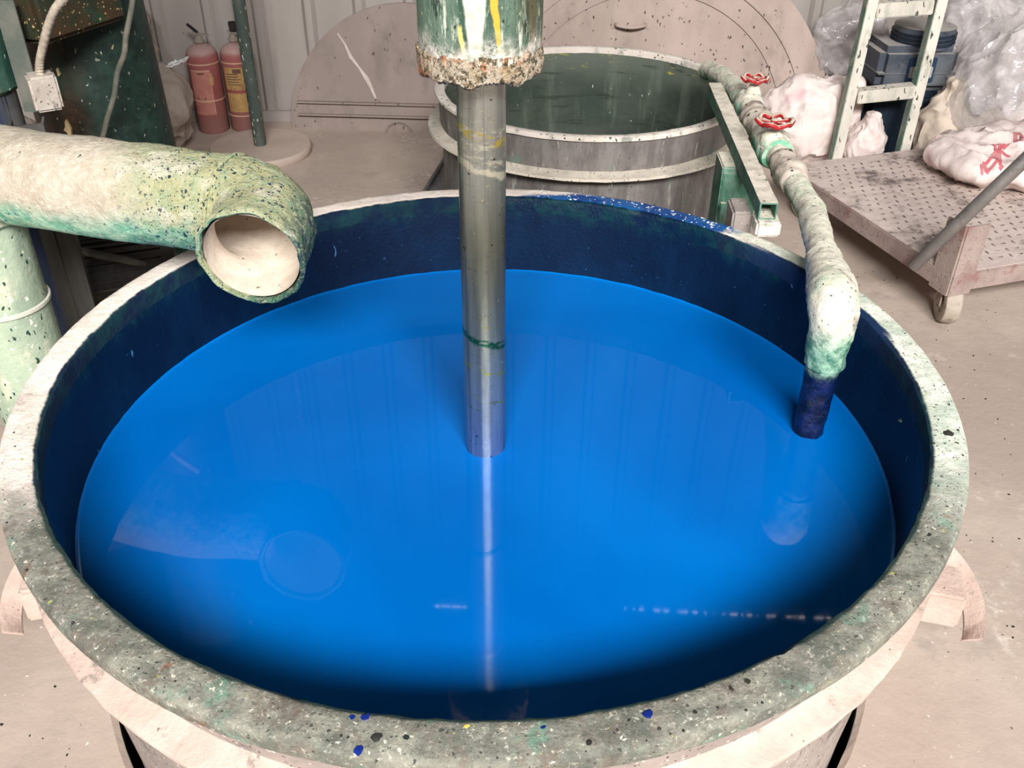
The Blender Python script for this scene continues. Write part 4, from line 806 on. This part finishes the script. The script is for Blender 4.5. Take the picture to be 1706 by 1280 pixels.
def build_cart():
    ux, uy = .952, .306; C0 = Vector((1.44, 2.73, 0)); rz = math.atan2(uy, ux); Wd, Ln = .85, 1.03; ZT = .205
    T = empty('platform_cart', C0, rz, 'dusty steel platform cart with tread-plate deck and one visible wheel', 'cart')
    # local: x = width to the right, y = length to the back, front left corner at the origin
    mesh('deck_plate', box_bm((Wd / 2, Ln / 2, ZT - .004), (Wd - .01, Ln - .01, .008), None, .001), M['deck'], T, False)
    for nm, c, s in (('frame_rail', (.02, Ln / 2, ZT - .036), (.045, Ln, .068)), ('frame_rail', (Wd - .02, Ln / 2, ZT - .036), (.045, Ln, .068)), ('frame_rail', (Wd / 2, .02, ZT - .036), (Wd, .045, .068)), ('frame_rail', (Wd / 2, Ln - .02, ZT - .036), (Wd, .045, .068))):
        mesh(nm, box_bm(c, s, None, .004), M['cart_frame'], T, False)
    bm = bmesh.new(); sp = .042
    for i in range(int((Wd - .1) / sp)):
        for j in range(int((Ln - .08) / sp)):
            x = .06 + i * sp + (.0 if j % 2 else sp / 2); y = .06 + j * sp; a = (math.pi / 4) * (1 if (i + j) % 2 else -1) + .785; l, w = .0125, .0042
            if x > Wd - .05: continue
            ca, sa = math.cos(a), math.sin(a); P = lambda u, v, z: bm.verts.new((x + u * ca - v * sa, y + u * sa + v * ca, z))
            r0 = [P(-l, 0, ZT), P(0, -w, ZT), P(l, 0, ZT), P(0, w, ZT)]; r1 = [P(-l * .5, 0, ZT + .0032), P(0, -w * .4, ZT + .0032), P(l * .5, 0, ZT + .0032), P(0, w * .4, ZT + .0032)]
            for k in range(4): bm.faces.new([r0[k], r0[(k + 1) % 4], r1[(k + 1) % 4], r1[k]])
            bm.faces.new(r1)
    tag(mesh('tread_bumps', bm, M['tread'], T, False), kind='stuff')
    bm = bmesh.new(); add_box(bm, Vector((.047, -.004, .252)), (.085, .008, .25)); add_box(bm, Vector((.002, .04, .252)), (.008, .085, .25)); mesh('corner_post', bm, M['cart_frame'], T, False)
    inv = Matrix.Rotation(-rz, 3, 'Z'); loc = lambda p: inv @ (p - C0)
    a = loc(PZ(1522, 444, .19)); b = loc(PY(1588, 380, 2.74)); dirv = (b - a).normalized(); c = loc(PY(1706, 268, 2.72)); c2 = c + (c - b).normalized() * .6
    mesh('handle_tube', tube_bm([a, b, c, c2], .021, 16), M['handle_tube'], T)
    bm = bmesh.new()
    def caster(x, y, ang):
        bm = bmesh.new(); lathe(bm, [(.034, -.026), (.056, -.029), (.067, -.025), (.071, -.013), (.071, .013), (.067, .025), (.056, .029), (.034, .026)], 40, close=True)
        m3 = Matrix.Rotation(ang, 3, 'Z') @ Matrix.Rotation(math.pi / 2, 3, 'Y')
        for v in bm.verts: v.co = m3 @ v.co
        o = mesh('wheel', bm, M['rubber'], T, True, (x, y, .071))
        bm = bmesh.new(); lathe(bm, [(.001, -.03), (.012, -.03), (.014, -.024), (.036, -.020), (.036, .020), (.014, .024), (.012, .03), (.001, .03)], 28)
        for v in bm.verts: v.co = m3 @ v.co
        mesh('hub', bm, M['hub'], o)
        for s in (-1, 1): mesh('fork_arm', box_bm(m3 @ Vector((-.025, 0, s * .034)), (.05, .004, .06), Matrix.Rotation(ang, 3, 'Z') @ Matrix.Rotation(math.pi / 2, 3, 'Z')), M['cart_frame'], o, False)
    caster(.062, .040, -.45); caster(Wd - .06, .09, .1); caster(.07, Ln - .09, 0); caster(Wd - .07, Ln - .09, 0)
    return T
build_cart()
# printed sack lying on the cart
prn = sack('sack', 'pinkish white sack with red lettering lying on the cart deck', 'sack', (2.03, 3.64, .21), (.70, .46, .14), M['sack_white'], math.radians(20), (0, 0), 61, .9, None, WS, 2.4)
def red_print():
    me = prn.data; mw = Matrix.LocRotScale(prn.location, prn.rotation_euler, None); bvh = BVHTree.FromPolygons([mw @ v.co for v in me.vertices], [p.vertices[:] for p in me.polygons])
    bm = bmesh.new()
    def stroke(pts, w=.0055):
        P = []
        for (x, y) in pts: P.append(PZ(x, y, .33))
        Q = resample(P, .008); L = []
        for i, p in enumerate(Q):
            d = (Q[min(i + 1, len(Q) - 1)] - Q[max(i - 1, 0)]).normalized(); s = Vector((-d.y, d.x, 0)) * w; row = []
            for k in (-1, 1):
                q = p + s * k; hit = bvh.ray_cast(Vector((q.x, q.y, 2)), Vector((0, 0, -1)))
                if hit[0] is None: row = None; break
                row.append(hit[0] + Vector((0, 0, .0025)))
            L.append(row)
        for A, B in zip(L, L[1:]):
            if A and B:
                f = [bm.verts.new(v) for v in (A[0], A[1], B[1], B[0])]; bm.faces.new(f)
    for s in ([(1640, 268), (1652, 279)], [(1636, 272), (1662, 262)], [(1646, 276), (1668, 266)], [(1650, 282), (1672, 272)], [(1637, 270), (1648, 286)], [(1652, 252), (1664, 268)], [(1660, 250), (1668, 272)], [(1652, 262), (1676, 252)], [(1660, 258), (1682, 264)],
              [(1684, 240), (1700, 248)], [(1684, 240), (1690, 252)], [(1690, 252), (1702, 247)], [(1692, 236), (1698, 250)], [(1645, 288), (1652, 280)], [(1668, 258), (1682, 250)]): stroke(s)
    for v in bm.verts: v.co = mw.inverted() @ v.co
    r = bmesh.ops.extrude_face_region(bm, geom=bm.faces[:]); bmesh.ops.translate(bm, verts=[v for v in r['geom'] if isinstance(v, bmesh.types.BMVert)], vec=(0, 0, .0012))
    mesh('red_lettering', bm, M['red_print'], prn, False)
red_print()

# ------------------------------------------------------------------ machine on the left: column, sleeve, cable box
def mat_column():
    t = NT('green_rust_column'); x, y, z = t.xyz(); n = t.noise(5, 6, .65, t.obj(1, 1, .5)); n2 = t.noise(18, 6, .7)
    c = t.mix(t.step(n2, .35, .65), srgb(20, 34, 30), srgb(34, 56, 48)); rust = t.step(t.math('ADD', t.mul(x, -1), t.mul(t.math('SUBTRACT', n, .5), .5)), -.13, .06)
    c = t.mix(t.mul(rust, .9), c, t.mix(t.step(n2, .38, .62), srgb(46, 36, 28), srgb(78, 54, 38))); c = t.mix(t.mul(rust, t.nmask(7, .52, .66, 5, .6, t.obj(1, 1, .5, (2, 2, 2)))), c, srgb(40, 58, 46))
    c = t.mix(t.specks(26, .3, .4, t.obj(1, 1, .6)), c, srgb(132, 134, 112)); c = t.mix(t.specks(44, .3, .3, t.obj(1, 1, .5, (1, 5, 2))), c, srgb(190, 188, 168)); c = t.mix(t.specks(15, .2, .3, t.obj(1, 1, .5, (4, 1, 2))), c, srgb(200, 172, 128))
    t.bump(n2, .2, .005); return t.out(c, .55, 0, .35)
M['column'] = mat_column()
M['cast'] = grime('rusty_cast_green', srgb(38, 46, 34), srgb(70, 50, 32), srgb(40, 62, 46), srgb(30, 34, 28), srgb(180, 150, 104), scale=7, dust=srgb(140, 124, 106), dust_lo=.5, dust_hi=.9, rough=.6)
M['sleeve_green'] = grime('dark_green_sleeve', srgb(34, 62, 54), srgb(64, 96, 84), srgb(128, 116, 66), srgb(28, 44, 38), srgb(196, 206, 190), scale=7, stretch=(1, 1, .5), rough=.5)
M['shaft_blue'] = grime('blue_stained_shaft', srgb(70, 82, 110), srgb(140, 138, 132), srgb(52, 60, 84), None, None, scale=14, stretch=(1, 1, .05), rough=.35, metal=.6)
M['boxgrey'] = grime('dusty_grey_box', srgb(190, 180, 168), srgb(166, 154, 144), srgb(140, 128, 120), srgb(90, 82, 76), None, scale=12); M['conduit'] = grime('dusty_conduit', srgb(198, 184, 166), srgb(170, 156, 140), scale=30, rough=.8)
M['cable'] = grime('grey_cable', srgb(112, 108, 96), srgb(86, 86, 78), scale=20); M['angle_iron'] = grime('angle_grey_green', srgb(84, 90, 82), srgb(108, 106, 98), srgb(84, 92, 84), None, None, scale=8)
M['dark_motor'] = grime('black_motor', srgb(34, 34, 32), srgb(48, 44, 40), srgb(66, 52, 42), None, None, dust=srgb(92, 84, 76), dust_lo=.5, dust_hi=1.0, scale=8, rough=.6); M['post_steel'] = grime('grey_post', srgb(78, 76, 74), srgb(104, 100, 96), srgb(60, 58, 56), None, None, scale=5, stretch=(1, 1, .15), rough=.45, metal=.3)
M['cup'] = grime('yellowed_cup', srgb(196, 170, 138), srgb(204, 160, 90), srgb(176, 150, 122), scale=7); M['rust'] = grime('rusty_block', srgb(64, 50, 42), srgb(54, 46, 42), srgb(98, 70, 52), None, None, scale=9)
M['flake'] = grime('cream_flake', srgb(222, 196, 146), srgb(206, 180, 136))
def build_machine():
    cx, cy = -1.385, 3.10
    T = empty('mixing_machine', (cx, cy, 0), 0, 'dark green and rust machine column with a second mixer sleeve at the left edge', 'machine')
    L = lambda p: Vector(p) - Vector((cx, cy, 0))
    bm = bmesh.new(); lathe(bm, [(.255, 0), (.255, .03), (.225, .05), (.214, .3), (.205, .8), (.192, 1.3), (.188, 2.6), (.001, 2.6)], 64); col = mesh('column', bm, M['column'], T)
    for a, z, s in ((-1.95, .78, .020), (-1.70, .62, .016), (-1.3, .40, .014), (-1.5, .50, .012), (-1.9, .52, .012), (-1.62, .80, .008)):
        r = .213; p = Vector((r * math.cos(a), r * math.sin(a), z)); bm = bmesh.new(); t = Vector((-math.sin(a), math.cos(a), 0)); n = Vector((math.cos(a), math.sin(a), 0)); poly = []
        for k in range(9): b = 2 * math.pi * k / 9; poly.append(p - n * .004 + t * math.cos(b) * s * R.uniform(.3, 1) + Vector((0, 0, math.sin(b) * s * R.uniform(.7, 2))))
        prism(bm, poly, .009, n); mesh('paint_flake', bm, M['flake'], col, False)
    # overhead arm and cast housing (left)
    a = L(PY(-60, 60, 2.62)); bm = bmesh.new(); sx = a.x; sy = a.y
    arm0 = L(PY(60, 55, 2.85)); mesh('arm', box_bm((arm0.x + .0, arm0.y, arm0.z + .10), (.40, .34, .16), Matrix.Rotation(-.35, 3, 'Z'), .015), M['cast'], T)
    lathe(bm, [(.105, 1.0), (.125, 1.02), (.13, 1.10), (.15, 1.12), (.15, 1.32), (.13, 1.34), (.13, 1.6), (.001, 1.6)], 48, cx=sx, cy=sy, wob=lambda r, z, aa, k: (r + .004 * mn.noise(Vector((math.cos(aa) * 4, math.sin(aa) * 4, z * 8))), z)); mesh('cast_housing', bm, M['cast'], T)
    s0 = L(PY(-22, 172, 2.50)); bm = bmesh.new(); lathe(bm, [(.06, s0.z + .004), (.096, s0.z), (.105, s0.z + .01), (.105, 1.03)], 48, cx=sx, cy=sy, wob=lambda r, z, aa, k: (r + .003 * mn.noise(Vector((math.cos(aa) * 6, math.sin(aa) * 6, z * 8))), z + .01 * mn.noise(Vector((math.cos(aa) * 5, math.sin(aa) * 5, 1))) * (k < 3))); mesh('sleeve', bm, M['sleeve_green'], T)
    bm = bmesh.new(); lathe(bm, [(.088, .02), (.088, s0.z + .02)], 40, cx=sx, cy=sy); mesh('second_shaft', bm, M['shaft_blue'], T)
    # angle iron strip carrying the cable box
    p0 = L(PY(34, 78, 2.60)); p1 = L(PY(52, 186, 2.60)); d = (p1 - p0); c = (p0 + p1) / 2; zt, zb = p0.z + .12, p1.z
    bm = bmesh.new(); add_box(bm, Vector((c.x, c.y, (zt + zb) / 2)), (.055, .006, zt - zb)); add_box(bm, Vector((c.x - .026, c.y + .03, (zt + zb) / 2)), (.006, .06, zt - zb)); st = mesh('angle_strip', bm, M['angle_iron'], T, False)
    q = L(PY(74, 152, 2.54)); bm = box_bm((0, 0, 0), (.072, .07, .094), Matrix.Rotation(.55, 3, 'Z'), .007)
    for v in bm.verts: v.co += Vector((.002 * fbm(v.co, 30), .002 * fbm(v.co + Vector((3, 3, 3)), 30), 0))
    bx = mesh('cable_box', bm, M['boxgrey'], T, True, q)
    pts = [L(PY(x, y, Y)) for x, y, Y in ((66, 124, 2.54), (66, 105, 2.53), (71, 80, 2.51), (80, 45, 2.48), (93, 14, 2.45), (112, -8, 2.43), (140, -40, 2.42))]
    bm = bmesh.new(); tube(bm, catmull(pts, 10), .0105, 12, True, lambda p: .0014 * math.sin(p.z * 700)); mesh('conduit', bm, M['conduit'], T)
    pts = [L(PY(x, y, Y)) for x, y, Y in ((222, -20, 2.84), (219, 15, 2.84), (210, 60, 2.84), (207, 90, 2.83), (196, 120, 2.83), (190, 160, 2.83), (178, 200, 2.83), (171, 228, 2.83), (150, 290, 2.83))]
    mesh('cable', tube_bm(catmull(pts, 8), .0085, 10), M['cable'], T)
build_machine()
def build_left_clutter():
    a = PY(84, 380, 2.42); T = empty('steel_post', (a.x + .02, 2.42, 0), .35, 'grey ribbed steel post behind the crusted duct', 'post')
    bm = bmesh.new(); w = .085; prism(bm, [Vector((x, y, 0)) for x, y in ((-w / 2, -.03), (w / 2, -.03), (w / 2, .03), (w / 2 - .006, .03), (w / 2 - .006, -.022), (-w / 2 + .006, -.022), (-w / 2 + .006, .03), (-w / 2, .03))], .80, (0, 0, 1)); mesh('channel', bm, M['post_steel'], T, False)
    mesh('rib', box_bm((-.012, -.032, .4), (.006, .006, .78)), M['post_steel'], T, False); mesh('foot_plate', box_bm((0, 0, .005), (.16, .14, .01), None, .001), M['post_steel'], T, False)
    c = PZ(205, 455, .20); T = empty('electric_motor', (c.x, c.y + .03, 0), math.radians(20), 'black electric motor low behind the tank rim below the duct', 'motor')
    rot = Matrix.Rotation(math.pi / 2, 3, 'Y')
    bm = bmesh.new(); lathe(bm, [(.001, -.16), (.10, -.16), (.115, -.14), (.115, .14), (.10, .16), (.001, .16)], 40); bmesh.ops.rotate(bm, verts=bm.verts[:], cent=(0, 0, 0), matrix=rot); mesh('motor_body', bm, M['dark_motor'], T, True, (0, 0, .19))
    for k in range(14):
        an = math.pi * (k / 13) ; bm = box_bm((0, .118 * math.cos(an), .19 + .118 * math.sin(an)), (.24, .004, .02), Matrix.Rotation(an - math.pi / 2, 3, 'X')); mesh('cooling_fin', bm, M['dark_motor'], T, False)
    mesh('motor_foot', box_bm((0, 0, .04), (.26, .20, .08), None, .008), M['rust'], T)
    c = PZ(75, 490, .08); T = empty('gear_case', (c.x + .02, c.y + .02, 0), .4, 'rust-brown gear case on the floor beside the steel post', 'machine part')
    mesh('case', box_bm((0, 0, .13), (.20, .22, .26), None, .02), M['rust'], T); bm = bmesh.new(); lathe(bm, [(.001, .26), (.06, .26), (.06, .30), (.03, .31), (.001, .31)], 24); mesh('cap', bm, M['dark_motor'], T); mesh('base_flange', box_bm((0, 0, .012), (.28, .30, .024), None, .004), M['rust'], T)
    c = PZ(80, 546, 0); T = empty('plastic_cup', (c.x, c.y, .033), 1.1, 'yellowed plastic cup lying on the floor beside the duct riser', 'cup')
    bm = bmesh.new(); lathe(bm, [(.001, -.055), (.024, -.055), (.033, .05), (.035, .052), (.032, .05), (.023, -.05), (.001, -.05)], 28); bmesh.ops.rotate(bm, verts=bm.verts[:], cent=(0, 0, 0), matrix=Matrix.Rotation(math.pi / 2, 3, 'Y')); mesh('cup_body', bm, M['cup'], T)
    bm = bmesh.new(); lathe(bm, [(.033, .045), (.038, .047), (.038, .052), (.033, .054)], 28, close=True); bmesh.ops.rotate(bm, verts=bm.verts[:], cent=(0, 0, 0), matrix=Matrix.Rotation(math.pi / 2, 3, 'Y')); mesh('cup_rim', bm, M['cup'], T)
    pts = [PZ(x, y, z) for x, y, z in ((124, 415, .30), (165, 425, .31), (220, 436, .27), (262, 446, .22))]
    tag(mesh('hose', tube_bm(catmull(pts, 10), .012, 12), M['cable']), 'grey-brown hose trailing across the dark motor', 'hose')
    pts = [PZ(x, y, z) for x, y, z in ((122, 408, .30), (150, 430, .24), (185, 450, .24), (215, 470, .18))]
    tag(mesh('hose', tube_bm(catmull(pts, 10), .007, 10), M['dark_motor']), 'thin black cable sagging over the motor behind the rim', 'cable')
build_left_clutter()

# ------------------------------------------------------------------ crumbs on the floor
def crumbs():
    bm = bmesh.new()
    for i in range(420):
        s = R.choice((-1, 1)); x = R.uniform(.95, 1.7) if s > 0 else R.uniform(-1.8, -.7); y = R.uniform(.4, 3.2) if s > 0 else R.uniform(.35, 1.25)
        if math.hypot(x - TX, y - TY) < .93: continue
        r = R.uniform(.0008, .0026); add_box(bm, Vector((x, y, r * .4)), (r * 2.2, r * 1.4, r), Matrix.Rotation(R.uniform(0, 3), 3, 'Z'))
    tag(mesh('paint_crumbs', bm, M['blob_dark'], None, False), 'tiny dried paint crumbs scattered on the concrete floor', 'crumbs', kind='stuff')
crumbs()
